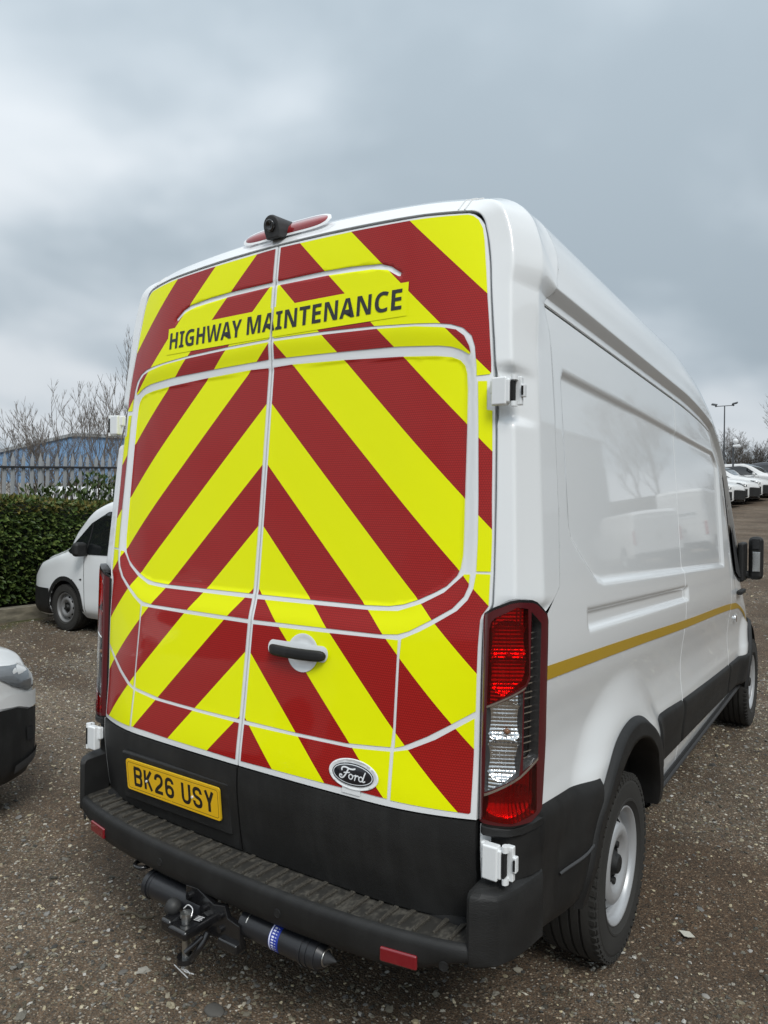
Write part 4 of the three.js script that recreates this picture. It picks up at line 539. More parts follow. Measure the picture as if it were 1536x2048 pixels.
// ------------------------------------------------------------------ ground
function groundY(x, z) {
  const rise = 1.9 * Math.pow(clamp((-6.5 - z) / 24.5, 0, 1.6), 1.1) * sstep(-16, -7, x) * (1 - 0.62 * sstep(1.5, 5, x));
  const near = sstep(-40, -25, z) * sstep(12, 8, z);
  return rise + near * (0.05 * (fbm(x * 0.35 + 5, z * 0.35 + 2, 3, 61) - 0.5) * sstep(1.3, 3.0, Math.abs(x + 0.3)) + 0.012 * (fbm(x * 2.2, z * 2.2, 3, 71) - 0.5));
}
const dirt = (x, z) => sstep(0.36, 0.64, 0.55 * fbm(x * 0.55 + 40, z * 0.8 + 11, 4, 91) + 0.45 * fbm(x * 0.5 + z * 0.25 + 7, z * 2.1 - x * 0.6 + 3, 4, 95));     // 1 = bare brown earth, 0 = stony
{
  const N = 1024, T = 2.0, cells = 200; // 2 m tile of crushed stone in earth
  const small = (x, y, n, s) => { const gx = x * n, gy = y * n, ix = Math.floor(gx), iy = Math.floor(gy); let m = 9, id = 0; for (let a = -1; a <= 1; a++) for (let b = -1; b <= 1; b++) { const cx = ix + a, cy = iy + b, wx = ((cx % n) + n) % n, wy = ((cy % n) + n) % n, px = cx + h2(wx, wy, s), py = cy + h2(wx, wy, s + 1), d = Math.hypot((gx - px) * 1.0, (gy - py) * (0.8 + 0.5 * h2(wx, wy, s + 2))) / (0.25 + 0.45 * h2(wx, wy, s + 3)); if (d < m) { m = d; id = h2(wx, wy, s + 4); } } return [m, id]; };
  const col = new Uint8Array(N * N * 4), hgt = new Uint8Array(N * N * 4);
  for (let j = 0; j < N; j++) for (let i = 0; i < N; i++) {
    const u = i / N, v = j / N, k = (j * N + i) * 4, [m, id] = small(u, v, 260, 300), [m2, id2] = small(u, v, 120, 400), n = fbm(u * 60, v * 60, 4, 33, 60), c0 = fbm(u * 6, v * 6, 4, 39, 6);
    let r = 78 + 52 * n, g = 68 + 47 * n, b = 57 + 42 * n, h = 60 + 80 * n;
    if (m < 0.8) { const l = 66 + 110 * id * id; r = lerp(r, l * 1.02, 0.8); g = lerp(g, l, 0.8); b = lerp(b, l * 0.95, 0.8); h += 70 * (1 - m); }
    if (m2 < 0.6 && id2 > 0.62) { const l = 84 + 130 * ((id2 - 0.62) / 0.38) ** 2; r = l * 1.02; g = l * 0.99; b = l * 0.94; h = 130 + 110 * (1 - m2); }
    const f = 0.86 + 0.28 * c0; col[k] = clamp(r * f, 0, 255); col[k + 1] = clamp(g * f, 0, 255); col[k + 2] = clamp(b * f, 0, 255); col[k + 3] = 255; hgt[k] = hgt[k + 1] = hgt[k + 2] = clamp(h, 0, 255); hgt[k + 3] = 255;
  }
  const mk = (d, s) => { const t = new THREE.DataTexture(d, N, N); t.wrapS = t.wrapT = THREE.RepeatWrapping; t.magFilter = THREE.LinearFilter; t.minFilter = THREE.LinearMipmapLinearFilter; t.generateMipmaps = true; if (s) t.colorSpace = THREE.SRGBColorSpace; t.needsUpdate = true; return t; };
  const gm = new THREE.MeshStandardMaterial({ map: mk(col, true), bumpMap: mk(hgt), bumpScale: 0.012, roughness: 0.95, vertexColors: true });
  const axis = (a, b, c, d, fine) => { const o = []; let s = 2; for (let x = b; x > a;) { o.unshift(x - s); x -= s; s *= 1.25; } for (let x = b; x <= c; x += fine) o.push(x); s = 2; for (let x = c; x < d;) { x += s; o.push(x); s *= 1.25; } return o; };
  const xs = axis(-380, -15, 6, 380, 0.1), zz = axis(-420, -34, 5, 300, 0.12), nx = xs.length - 1, ny = zz.length - 1;
  const g = grid(nx, ny, (i, j) => [xs[i], groundY(xs[i], zz[j]), zz[j]], { flip: true, uvf: (i, j) => { const x = xs[i], z = zz[j]; return [x / T + 0.06 * fbm(x * 0.7, z * 0.7, 2, 5), z / T + 0.06 * fbm(x * 0.7 + 9, z * 0.7, 2, 6)]; } });
  const cc = new Float32Array((nx + 1) * (ny + 1) * 3);
  for (let j = 0; j <= ny; j++) for (let i = 0; i <= nx; i++) { const x = xs[i], z = zz[j], k = (j * (nx + 1) + i) * 3, d = dirt(x, z), p = 0.8 + 0.4 * fbm(x * 1.7 + 3, z * 1.7, 4, 13); let c = [lerp(0.88, 0.56, d) * p, lerp(0.78, 0.44, d) * p, lerp(0.67, 0.33, d) * p];
    const ms = sstep(0.42, 0.6, fbm(x * 3 + 1, z * 2.2, 3, 77)) * sstep(-7.9, -8.5, x) * (x > -8.9 ? 1 : 0); c = [lerp(c[0], 0.34, ms), lerp(c[1], 0.42, ms), lerp(c[2], 0.10, ms)];
    cc.set(c, k); }
  g.setAttribute('color', new THREE.BufferAttribute(cc, 3));
  top('ground', g, gm, 'brown stony earth of the vehicle yard', null, null, 'structure');
}
// loose stones
{
  const R = rng(77), base = new THREE.IcosahedronGeometry(1, 1), vars = [];
  for (let v = 0; v < 3; v++) { const g = mergeVertices(base.clone().deleteAttribute('normal').deleteAttribute('uv')); const p = g.attributes.position; for (let i = 0; i < p.count; i++) { const f = 0.62 + 0.7 * R(); p.setXYZ(i, p.getX(i) * f, p.getY(i) * f * 0.55, p.getZ(i) * f * 0.8); } g.computeVertexNormals(); vars.push(toCreasedNormals(g, 0.5)); }
  const lists = [[], [], []]; const M = new THREE.Matrix4(), Q = new THREE.Quaternion(), E = new THREE.Euler();
  const put = (x, z, s) => { if (x < -8.6) return; const y = groundY(x, z); E.set((R() - 0.5) * 0.7, R() * 6.28, (R() - 0.5) * 0.7); M.compose(V3(x, y + s * 0.12, z), Q.setFromEuler(E), V3(s * (0.7 + 0.8 * R()), s * (0.5 + 0.5 * R()), s * (0.7 + 0.5 * R()))); let l = 0.11 + 0.11 * R(); const q = R(); if (q > 0.72) l = 0.20 + 0.30 * R(); if (q < 0.26) l = 0.05 + 0.04 * R(); const w = R() * 0.30; lists[Math.floor(R() * 3)].push([M.clone(), [l * (1.02 + w * 0.6), l * (1.0 + w * 0.1), l * (0.95 - w)]]); };
  for (let k = 0; k < 190000; k++) { const x = -6 + 9.2 * R(), z = -7 + 8.6 * R(); const d = dirt(x, z); if (R() < d * 0.72) continue; const s = 0.0026 + 0.0078 * Math.pow(R(), 2.4) + (R() < 0.035 ? 0.011 * R() : 0); put(x, z, s); }
  for (let k = 0; k < 45000; k++) { const x = -9 + 12 * R(), z = -16 + 12 * R(); if (R() < dirt(x, z) * 0.7) continue; put(x, z, 0.006 + 0.013 * Math.pow(R(), 2.3)); }
  for (let k = 0; k < 8000; k++) { const x = -9 + 4 * R(), z = -6 + 8 * R(); put(x, z, 0.006 + 0.012 * Math.pow(R(), 2.5)); }
  const grp = new THREE.Group(); grp.name = 'gravel'; tag(grp, 'loose grey and pale stones scattered over the earth', 'gravel', null, 'stuff'); scene.add(grp);
  lists.forEach((L, v) => { const im = new THREE.InstancedMesh(vars[v], std(0xffffff, 0.9), L.length); im.name = 'stones'; L.forEach(([m, c], i) => { im.setMatrixAt(i, m); im.setColorAt(i, rgb(...c)); }); im.userData.kind = 'stuff'; im.castShadow = im.receiveShadow = true; grp.add(im); });
}
// a few bigger stones, a stick and a scrap of card
{
  const R = rng(9), sg = (s, sd) => { const r = rng(sd), g = mergeVertices(new THREE.IcosahedronGeometry(1, 2).deleteAttribute('normal').deleteAttribute('uv')), p = g.attributes.position; for (let i = 0; i < p.count; i++) { const f = 0.75 + 0.35 * fbm(p.getX(i) * 1.5 + sd, p.getY(i) * 1.5 + p.getZ(i) * 1.7, 3, sd); p.setXYZ(i, p.getX(i) * f * s, p.getY(i) * f * s * 0.3, p.getZ(i) * f * s * 0.7); } g.computeVertexNormals(); return g; };
  const lst = [[-0.06, 0.05, 0.045, 0.10, 'flat grey-brown stone set in the earth below the tow coupling'], [-0.50, 0.10, 0.020, 0.15, 'small grey stone in front of the tow bar'], [1.33, -1.02, 0.018, 0.3, 'rounded tan stone beside the rear wheel of the chevron van'], [1.52, -1.85, 0.028, 0.22, 'tan stone out in the gravel past the scrap of card']];
  lst.forEach(([x, z, s, c, l], i) => { const m = top('stone', sg(s, 20 + i), std(rgb(c, c * 0.95, c * 0.86), 0.9), l, 'stone', 'bigger stones in the yard'); m.position.set(x, groundY(x, z) + s * 0.06, z); m.rotation.y = i * 1.3; });
  top('stick', tube([[-0.84, groundY(-0.84, -0.13) + 0.006, -0.13], [-0.79, 0.008 + groundY(-0.79, -0.15), -0.165], [-0.74, 0.006 + groundY(-0.74, -0.18), -0.165], [-0.70, 0.005 + groundY(-0.7, -0.2), -0.195]], 0.0045, 6, 20), std(rgb(0.10, 0.085, 0.06), 0.9), 'thin crooked twig lying on the earth beside the tow bar', 'twig');
  const cs = new THREE.Shape([V2(-0.034, -0.005), V2(-0.004, 0.024), V2(0.036, 0.012), V2(0.022, -0.012), V2(0.008, -0.019)]);
  const card = top('card_scrap', new THREE.ExtrudeGeometry(cs, { depth: 0.0015, bevelEnabled: false }).rotateX(-Math.PI / 2), std(rgb(0.55, 0.53, 0.45), 0.8), 'pale torn scrap of card lying near the rear wheel', 'litter'); card.position.set(1.193, groundY(1.193, -1.37) + 0.012, -1.37); card.rotation.set(0.06, -0.55, 0.08);
}
// kerb along the hedge, as separate stones
{
  const k = new THREE.Group(); k.name = 'kerb'; tag(k, 'weathered concrete kerb along the foot of the hedge', null, null, 'structure'); scene.add(k);
  const ct = dtex(256, 256, (i, j) => { const v = 120 + 110 * fbm(i / 40, j / 40, 5, 55); return [v, v * 0.97, v * 0.90]; }, { srgb: true }), m = std(rgb(0.42, 0.40, 0.35), 0.95, { map: ct });
  for (let i = 0; i < 16; i++) { const z = 0.5 - i * 0.915; part('kerb_stone', rbox(0.15, 0.34, 0.905, 0.018, -8.78 + 0.008 * h2(i, 3), 0.03 + 0.012 * h2(i, 5), z), m, k); }
  top('verge', grid(8, 40, (i, j) => { const x = lerp(-8.85, -13, i / 8), z = lerp(2, -30, j / 40); return [x, 0.17 + 0.1 * sstep(0, 8, i) + 0.03 * fbm(x * 3, z * 3, 2, 4), z]; }), std(rgb(0.05, 0.04, 0.028), 1, { side: THREE.DoubleSide }), 'strip of dark soil under the hedge', null, null, 'structure');
}
// ------------------------------------------------------------------ hedge and shrubs
const leafGeo = (() => { const g = new THREE.BufferGeometry(), L = 0.105, W = 0.021; const p = [[0, 0, 0], [-W * 0.8, L * 0.3, 0.005], [0, L * 0.32, -0.003], [W * 0.8, L * 0.3, 0.005], [-W, L * 0.6, 0.004], [0, L * 0.62, -0.006], [W, L * 0.6, 0.004], [0, L, -0.016]]; g.setAttribute('position', new THREE.Float32BufferAttribute(p.flat(), 3)); g.setAttribute('uv', new THREE.Float32BufferAttribute(new Array(16).fill(0), 2)); g.setIndex([0, 2, 1, 0, 3, 2, 1, 2, 4, 2, 5, 4, 2, 3, 5, 3, 6, 5, 4, 5, 7, 5, 6, 7]); g.computeVertexNormals(); return g; })();
const leafMat = phys(0xffffff, 0.42, { side: THREE.DoubleSide, transmission: 0.0, specularIntensity: 0.6 });
function leaves(parent, n, sample, seed, colour) { const R = rng(seed), im = new THREE.InstancedMesh(leafGeo, leafMat, n), M = new THREE.Matrix4(), Q = new THREE.Quaternion(), up = V3(0, 1, 0); for (let i = 0; i < n; i++) { const { p, d, s } = sample(R); const q = new THREE.Quaternion().setFromUnitVectors(up, V3(...d).normalize()); Q.setFromAxisAngle(up, R() * 6.28); q.multiply(Q); M.compose(V3(...p), q, V3(s, s, s)); im.setMatrixAt(i, M); im.setColorAt(i, rgb(...colour(R, p))); } im.name = 'foliage'; im.userData.kind = 'stuff'; im.castShadow = im.receiveShadow = true; parent.add(im); return im; }
{
  const hg = thing('hedge', 'dense clipped laurel hedge behind the kerb', 'hedge', [0, 0, 0]);
  const front = (z, y) => -8.98 + 0.16 * (fbm(z * 1.3, y * 1.6, 3, 44) - 0.5) + 0.10 * sstep(0.5, 0.1, y) * -1, topY = (z) => 1.80 + 0.10 * (fbm(z * 0.9 + 3, 2, 3, 48) - 0.5) * 2;
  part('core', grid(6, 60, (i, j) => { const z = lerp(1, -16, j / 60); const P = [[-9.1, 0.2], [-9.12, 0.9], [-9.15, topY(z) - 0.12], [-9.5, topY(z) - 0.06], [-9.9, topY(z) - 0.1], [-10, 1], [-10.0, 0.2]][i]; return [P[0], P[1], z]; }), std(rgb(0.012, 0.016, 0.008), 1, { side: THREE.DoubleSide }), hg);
  const greens = [[0.045, 0.075, 0.020], [0.065, 0.105, 0.026], [0.095, 0.140, 0.034], [0.125, 0.165, 0.045], [0.035, 0.056, 0.018]];
  leaves(hg, 46000, (R) => { const z = 1 - 16.5 * R(), onTop = R() < 0.34; if (onTop) { const x = -9.0 - 1.0 * R(); return { p: [x, topY(z) - 0.10 * R(), z], d: [R() - 0.35, 0.35 + R(), R() - 0.5], s: 0.55 + 0.35 * R() }; } const y = 0.24 + (topY(z) - 0.26) * R(), dp = 0.16 * R() * R(); return { p: [front(z, y) - dp, y, z], d: [0.5 + 0.7 * R(), -0.55 + 0.9 * R(), (R() - 0.5) * 1.4], s: 0.75 + 0.5 * R() }; }, 5, (R, p) => { const c = greens[Math.floor(R() * 5)], v = 0.75 + 0.5 * R(); if (p[1] > 1.62 && R() < 0.45) return [0.15 * v, 0.13 * v, 0.036 * v]; const q = 0.65 + 0.8 * fbm(p[2] * 1.4 + 3, p[1] * 1.6, 3, 66); return c.map(a => a * v * q); });
  const sh = (px, z0, h, w, n, seed, label) => { const s = thing('laurel_shrub', label, 'shrub', [px, 0.3, z0], 0, 'shrubs against the palisade fence'); const st = []; for (let k = 0; k < 7; k++) { const a = h2(k, seed) * 6.28; st.push(tube([[0, 0, 0], [Math.cos(a) * w * 0.2, h * 0.5, Math.sin(a) * w * 0.5], [Math.cos(a) * w * 0.35, h * 0.95, Math.sin(a) * w * 0.8]], 0.012, 5, 8)); } part('stem', st, std(rgb(0.06, 0.05, 0.035), 0.9), s);
    leaves(s, n, (R) => { const a = R() * 6.28, r = Math.sqrt(R()), y = h * (0.35 + 0.65 * R()), e = w * r * Math.sqrt(Math.max(0.05, 1 - ((y / h - 0.55) / 0.5) ** 2 * 0.8)); return { p: [Math.cos(a) * e * 0.4, y + 0.1 * (R() - 0.5), Math.sin(a) * e], d: [R() - 0.3, 0.2 + R(), R() - 0.5], s: 0.7 + 0.6 * R() }; }, seed, (R) => { const v = 0.7 + 0.6 * R(); return [0.055 * v, 0.085 * v, 0.024 * v]; }); };
  sh(-9.85, -6.15, 1.95, 0.75, 900, 301, 'tall loose laurel shrub rising against the fence beside the chevron van'); sh(-9.8, -5.1, 1.72, 0.55, 480, 302, 'low laurel shrub with bright leaf tips in front of the fence'); sh(-9.8, -7.6, 2.05, 1.0, 900, 303, 'broad laurel shrub behind the small white van'); sh(-9.85, -4.0, 1.58, 0.3, 120, 304, 'small laurel sprig poking above the hedge top');
}
// ------------------------------------------------------------------ palisade fence
{
  const f = thing('palisade_fence', 'galvanised steel palisade fence with pointed pales behind the hedge', 'fence', [-10.2, 0, 0]);
  const galv = std(rgb(0.36, 0.375, 0.385), 0.6, { metalness: 0.1 }), s = new THREE.Shape([V2(-0.034, 0), V2(0.034, 0), V2(0.034, 2.28), V2(0.012, 2.34), V2(0.0, 2.40), V2(-0.012, 2.34), V2(-0.034, 2.28)]);
  const pg = mergeGeometries([normGeo(new THREE.ExtrudeGeometry(s, { depth: 0.004, bevelEnabled: false }).rotateY(Math.PI / 2)), normGeo(new THREE.BoxGeometry(0.014, 2.24, 0.014).translate(0.01, 1.13, 0))]);
  for (let k = 0; k < 96; k++) { const z = 1.0 - k * 0.155; const m = part('pale', pg, galv, f); m.position.set(0, 0.26 - 0.046 * (z + 5.4), z); m.rotation.y = (h2(k, 4) - 0.5) * 0.1; m.rotation.x = (h2(k, 6) - 0.5) * 0.015 - 0.02; }
  const rail = std(rgb(0.02, 0.022, 0.026), 0.6);
  for (const y of [2.40, 0.75]) { const m = part('rail', rbox(0.035, 0.036, 15, 0.006), rail, f); m.position.set(0.03, y - 0.046 * (-6.4 + 5.4), -6.4); m.rotation.x = 0.046; }
  for (let k = 0; k < 6; k++) part('post', new THREE.BoxGeometry(0.06, 2.3, 0.06).translate(-0.06, 1.35, 0.2 - k * 2.75), galv, f);
}
// ------------------------------------------------------------------ bare trees
const barkMat = std(rgb(0.12, 0.106, 0.09), 0.95), twigMat = std(rgb(0.16, 0.137, 0.118), 0.95), barkOlive = std(rgb(0.12, 0.105, 0.07), 0.95);
function bareTree(name, label, pos, H, spread, seed, group, { levels = 5, stems = 1, mat = barkMat, tw = twigMat, r0 = 0.09, kids = 3.2, upright = 0.35 } = {}) {
  const R = rng(seed), t = thing(name, label, 'tree', pos, 0, group), tr = [], cr = [];
  const seg = (out, a, b, ra, rb, n) => out.push([a.clone(), b.clone(), ra, rb, n]);
  const build = (L, k) => { let nv = 0; for (const q of L) nv += q[4] * 6; const P = new Float32Array(nv * 3), N = new Float32Array(nv * 3); let o = 0; const d = V3(0, 0, 0), u = V3(0, 0, 0), w = V3(0, 0, 0);
    for (const [a, b, ra, rb, n] of L) { d.subVectors(b, a).normalize(); u.set(Math.abs(d.y) > 0.9 ? 1 : 0, Math.abs(d.y) > 0.9 ? 0 : 1, 0).cross(d).normalize(); w.crossVectors(d, u);
      const ring = (c, r, t) => { const x = Math.cos(t), y = Math.sin(t), nx = u.x * x + w.x * y, ny = u.y * x + w.y * y, nz = u.z * x + w.z * y; P[o] = (c.x + nx * r) * k; P[o + 1] = (c.y + ny * r) * k; P[o + 2] = (c.z + nz * r) * k; N[o] = nx; N[o + 1] = ny; N[o + 2] = nz; o += 3; };
      for (let i = 0; i < n; i++) { const t0 = i / n * 6.2832, t1 = (i + 1) / n * 6.2832; ring(a, ra, t0); ring(a, ra, t1); ring(b, rb, t0); ring(b, rb, t0); ring(a, ra, t1); ring(b, rb, t1); } }
    const g = new THREE.BufferGeometry(); g.setAttribute('position', new THREE.BufferAttribute(P, 3)); g.setAttribute('normal', new THREE.BufferAttribute(N, 3)); return g; };
  const grow = (a, dir, len, r, lev) => {
    let p = a.clone(), d = dir.clone(); const n = lev === 0 ? 6 : lev < 3 ? 4 : 2; const nodes = []; r = Math.max(r, 0.0055);
    for (let k = 0; k < n; k++) { const q = p.clone().addScaledVector(d, len / n); const ra = r * (1 - k / n * 0.55), rb = r * (1 - (k + 1) / n * 0.55); seg(lev === 0 ? tr : cr, p, q, ra, rb, lev === 0 ? 8 : lev < 2 ? 5 : 3); p = q; nodes.push([q.clone(), rb, d.clone(), k]); d.add(V3((R() - 0.5) * 0.4, upright * 0.25, (R() - 0.5) * 0.4)).normalize(); }
    if (lev >= levels) return;
    for (const [q, rb, dd, k] of nodes) { let c = lev === 0 ? (k < 2 ? 0 : 1 + Math.floor(R() * kids * 0.62)) : Math.floor(R() * kids * (lev < 3 ? 0.72 : 0.85)); for (let i = 0; i < c; i++) { const an = R() * 6.283, nd = dd.clone().multiplyScalar(0.8).add(V3(Math.cos(an), 0, Math.sin(an)).multiplyScalar(spread * (0.5 + 0.5 * R()))).add(V3(0, upright * 0.7, 0)).normalize(); grow(q, nd, len * (0.42 + 0.28 * R()) * (lev === 0 ? 0.9 : 1), rb * 0.6, lev + 1); } }
    grow(p, d, len * 0.6, r * 0.42, lev + 1);
  };
  for (let s = 0; s < stems; s++) { const a = s / stems * 6.28 + R(); grow(V3(0, 0, 0), V3(Math.cos(a) * (stems > 1 ? 0.36 : 0.06), 1, Math.sin(a) * (stems > 1 ? 0.36 : 0.06)).normalize(), H * 0.45, r0, 0); }
  let mx = 0; for (const q of cr) mx = Math.max(mx, q[1].y); const k = H / mx;
  part('trunk', build(tr, k), mat, t); part('crown', build(cr, k), tw, t); return t;
}
bareTree('bare_tree', 'tallest bare tree behind the fence, touching the edge of the chevron van', [-14.3, 0, -9.6], 6.1, 0.62, 11, 'bare trees behind the fence', { stems: 2, r0: 0.085, kids: 3.35, levels: 5, upright: 0.40 });
bareTree('bare_tree', 'upright bare tree behind the fence, in front of the peak of the blue building', [-15.1, 0, -8.6], 4.85, 0.7, 23, 'bare trees behind the fence', { stems: 2, r0: 0.075, kids: 3.2, levels: 5, upright: 0.36 });
bareTree('bare_tree', 'low wide bare tree behind the fence with slanting limbs', [-15.9, 0, -7.9], 4.5, 0.95, 37, 'bare trees behind the fence', { stems: 2, r0: 0.065, kids: 3.1, upright: 0.25, levels: 5 });
// ------------------------------------------------------------------ blue building
{
  const b = thing('blue_warehouse', 'long blue metal-clad warehouse beyond the fence and bare trees', 'warehouse', [-33, 0, -20.5], Math.atan2(0.56, 0.83));
  const L = 26, prof = (t) => 5.45 - (t < 0 ? 0.235 * -t : 0.035 * t), blue = std(rgb(0.185, 0.335, 0.54), 0.6), pale = std(rgb(0.42, 0.41, 0.38), 0.9);
  const W = 180; part('upper_cladding', grid(W * 2, 1, (i, j) => { const t = lerp(-13, 13, i / (W * 2)); const z = (i % 4 < 2) ? 0.04 : 0; return [t, j ? Math.max(prof(t), 2.9) : 2.85, z]; }, { crease: 0.4 }), blue, b);
  part('lower_wall', new THREE.BoxGeometry(26, 2.9, 0.3).translate(0, 1.42, -0.12), pale, b);
  part('roof', grid(40, 1, (i, j) => { const t = lerp(-13.1, 13.1, i / 40); return [t, prof(t) + 0.02, j ? 0.12 : -16]; }), std(rgb(0.22, 0.24, 0.27), 0.6, { side: THREE.DoubleSide }), b);
  part('fascia', grid(40, 1, (i, j) => { const t = lerp(-13.1, 13.1, i / 40); return [t, prof(t) + (j ? 0.05 : -0.12), 0.14]; }), std(rgb(0.30, 0.32, 0.33), 0.6, { side: THREE.DoubleSide }), b);
  for (const t of [-9, -3, 3, 9]) part('downpipe', new THREE.BoxGeometry(0.12, prof(t) - 0.2, 0.1).translate(t, prof(t) / 2, 0.1), std(rgb(0.2, 0.25, 0.33), 0.6), b);
  part('end_wall', new THREE.BoxGeometry(0.2, 2.6, 16).translate(13, 1.3, -8), pale, b);
}
// ------------------------------------------------------------------ far end of the yard: trees, railings, lamp posts
bareTree('hedgerow_tree', 'largest bare tree above the parked cars at the far end of the yard', [-1.9, 2.4, -45], 6.4, 0.75, 101, 'bare trees at the far end of the yard', { stems: 3, mat: barkOlive, tw: barkOlive, r0: 0.09, kids: 4 });
bareTree('hedgerow_tree', 'bare tree behind the double-headed lamp post', [-4.8, 2.4, -47], 4.6, 0.9, 102, 'bare trees at the far end of the yard', { stems: 3, r0: 0.08, kids: 4 });
bareTree('hedgerow_tree', 'bare tree standing past the row of parked cars', [-0.6, 2.4, -44.5], 6.6, 0.8, 103, 'bare trees at the far end of the yard', { stems: 3, mat: barkOlive, tw: barkOlive, r0: 0.09, kids: 4 });
{
  const R = rng(8), gs = []; for (let k = 0; k < 3400; k++) { const x = -14 + 22 * R(), z = -47.5 + 2.5 * R(), h = 1.4 + 1.5 * R() + 0.9 * fbm(x * 0.5, 1, 2, 3), g = new THREE.CylinderGeometry(0.006, 0.018, h, 3, 1, true); g.translate(0, h / 2, 0); g.rotateX((R() - 0.5) * 1.1); g.rotateZ((R() - 0.5) * 1.1); g.translate(x, 2.35, z); gs.push(g); }
  top('undergrowth', gs, std(rgb(0.085, 0.072, 0.055), 1), 'tangle of brown leafless scrub along the far fence', 'scrub', null, 'stuff');
  top('far_bank', grid(20, 4, (i, j) => { const x = lerp(-30, 30, i / 20); return [x, 2.2 + [0, 1.0, 1.7, 2.0, 0.2][j] + 0.3 * h2(i, j), lerp(-47, -52, j / 4)]; }), std(rgb(0.05, 0.042, 0.032), 1, { side: THREE.DoubleSide }), 'brown earth bank behind the far scrub', null, null, 'structure');
  const rf = thing('railing_fence', 'dark metal railing fence along the far end of the yard', 'fence', [0, 2.3, -43]); const bm = std(rgb(0.015, 0.016, 0.018), 0.6), bars = []; for (let k = 0; k < 130; k++) bars.push(new THREE.BoxGeometry(0.025, 1.75, 0.025).translate(-12 + k * 0.14, 0.87, 0)); const bp = part('bars', bars, bm, rf); bp.userData.kind = 'stuff'; for (const y of [0.25, 1.55]) part('rail', new THREE.BoxGeometry(18.3, 0.05, 0.04).translate(-3, y, 0), bm, rf);
  const pole = std(rgb(0.10, 0.105, 0.11), 0.5, { metalness: 0.5 });
  const lp = thing('lamp_post', 'grey lamp post with two square floodlights on a crossbar', 'lamp post', [-5.0, 2.2, -41.9]); part('pole', cyl(0.03, 0.05, 5.4, 12, 0, 2.7, 0), pole, lp); part('crossbar', rbox(1.0, 0.04, 0.04, 0.015, 0, 5.42, 0), pole, lp); for (const s of [-1, 1]) { const f = part('floodlight', [rbox(0.30, 0.07, 0.26, 0.03, 0, 0, 0), rbox(0.06, 0.14, 0.06, 0.02, -s * 0.1, -0.06, 0)], std(rgb(0.04, 0.042, 0.045), 0.5), lp); f.position.set(s * 0.52, 5.52, 0.04); f.rotation.set(0.35, 0, s * 0.22); }
  const sl = thing('street_lamp', 'plain street lamp with a short arm behind the double-headed lamp post', 'street lamp', [-6.2, 2.2, -46]); part('pole', cyl(0.05, 0.08, 4.7, 10, 0, 2.35, 0), pole, sl); part('arm', rbox(0.7, 0.06, 0.06, 0.02, -0.32, 4.7, 0), pole, sl); part('lantern', rbox(0.3, 0.07, 0.14, 0.03, -0.62, 4.7, 0), pole, sl);
  const cc = thing('security_camera', 'white security camera on a slim pole before the far trees', 'security camera', [-3.75, 2.0, -36.5]); part('pole', cyl(0.04, 0.05, 3.1, 10, 0, 1.55, 0), pole, cc); part('dome', new THREE.SphereGeometry(0.13, 16, 12).translate(0.1, 3.15, 0.05), std(rgb(0.75, 0.76, 0.77), 0.4), cc); part('bullet_camera', rbox(0.34, 0.13, 0.14, 0.05, 0.16, 2.92, 0.1), std(rgb(0.75, 0.76, 0.77), 0.4), cc);
}
// ------------------------------------------------------------------ beside the yard, out of frame: what the van's side mirrors
{
  const b = thing('grey_warehouse', 'grey metal-clad warehouse mirrored in the side of the chevron van', 'warehouse', [14, 0, -12]);
  const wallM = std(rgb(0.20, 0.212, 0.216), 0.8, { side: THREE.DoubleSide });
  part('wall', grid(240, 1, (i, j) => [i % 4 < 2 ? 0.04 : 0, j ? 8.2 : 0, lerp(14, -34, i / 240)], { crease: 0.4 }), wallM, b);
  part('roof', grid(1, 1, (i, j) => [i ? 18 : -0.1, i ? 10.2 : 8.22, lerp(14, -34, j)]), wallM, b); part('gutter', rbox(0.16, 0.16, 48, 0.04, -0.08, 8.2, -10), std(rgb(0.3, 0.31, 0.32), 0.6), b);
  part('end_wall', new THREE.BoxGeometry(16, 6.5, 0.2).translate(8, 3.25, -34), wallM, b);
  part('translucent_panel', new THREE.BoxGeometry(0.06, 2.4, 6.5).translate(-0.04, 4.6, -21), std(rgb(0.45, 0.47, 0.48), 0.5), b);
}
bareTree('bare_tree', 'bare tree mirrored in the front of the chevron van side', [7.5, 1.6, -30], 7.5, 0.8, 201, 'trees mirrored in the van side', { stems: 2, kids: 4 });
bareTree('bare_tree', 'second bare tree mirrored in the front of the chevron van side', [4.6, 2.0, -36], 8.0, 0.8, 202, 'trees mirrored in the van side', { stems: 3, kids: 4 });
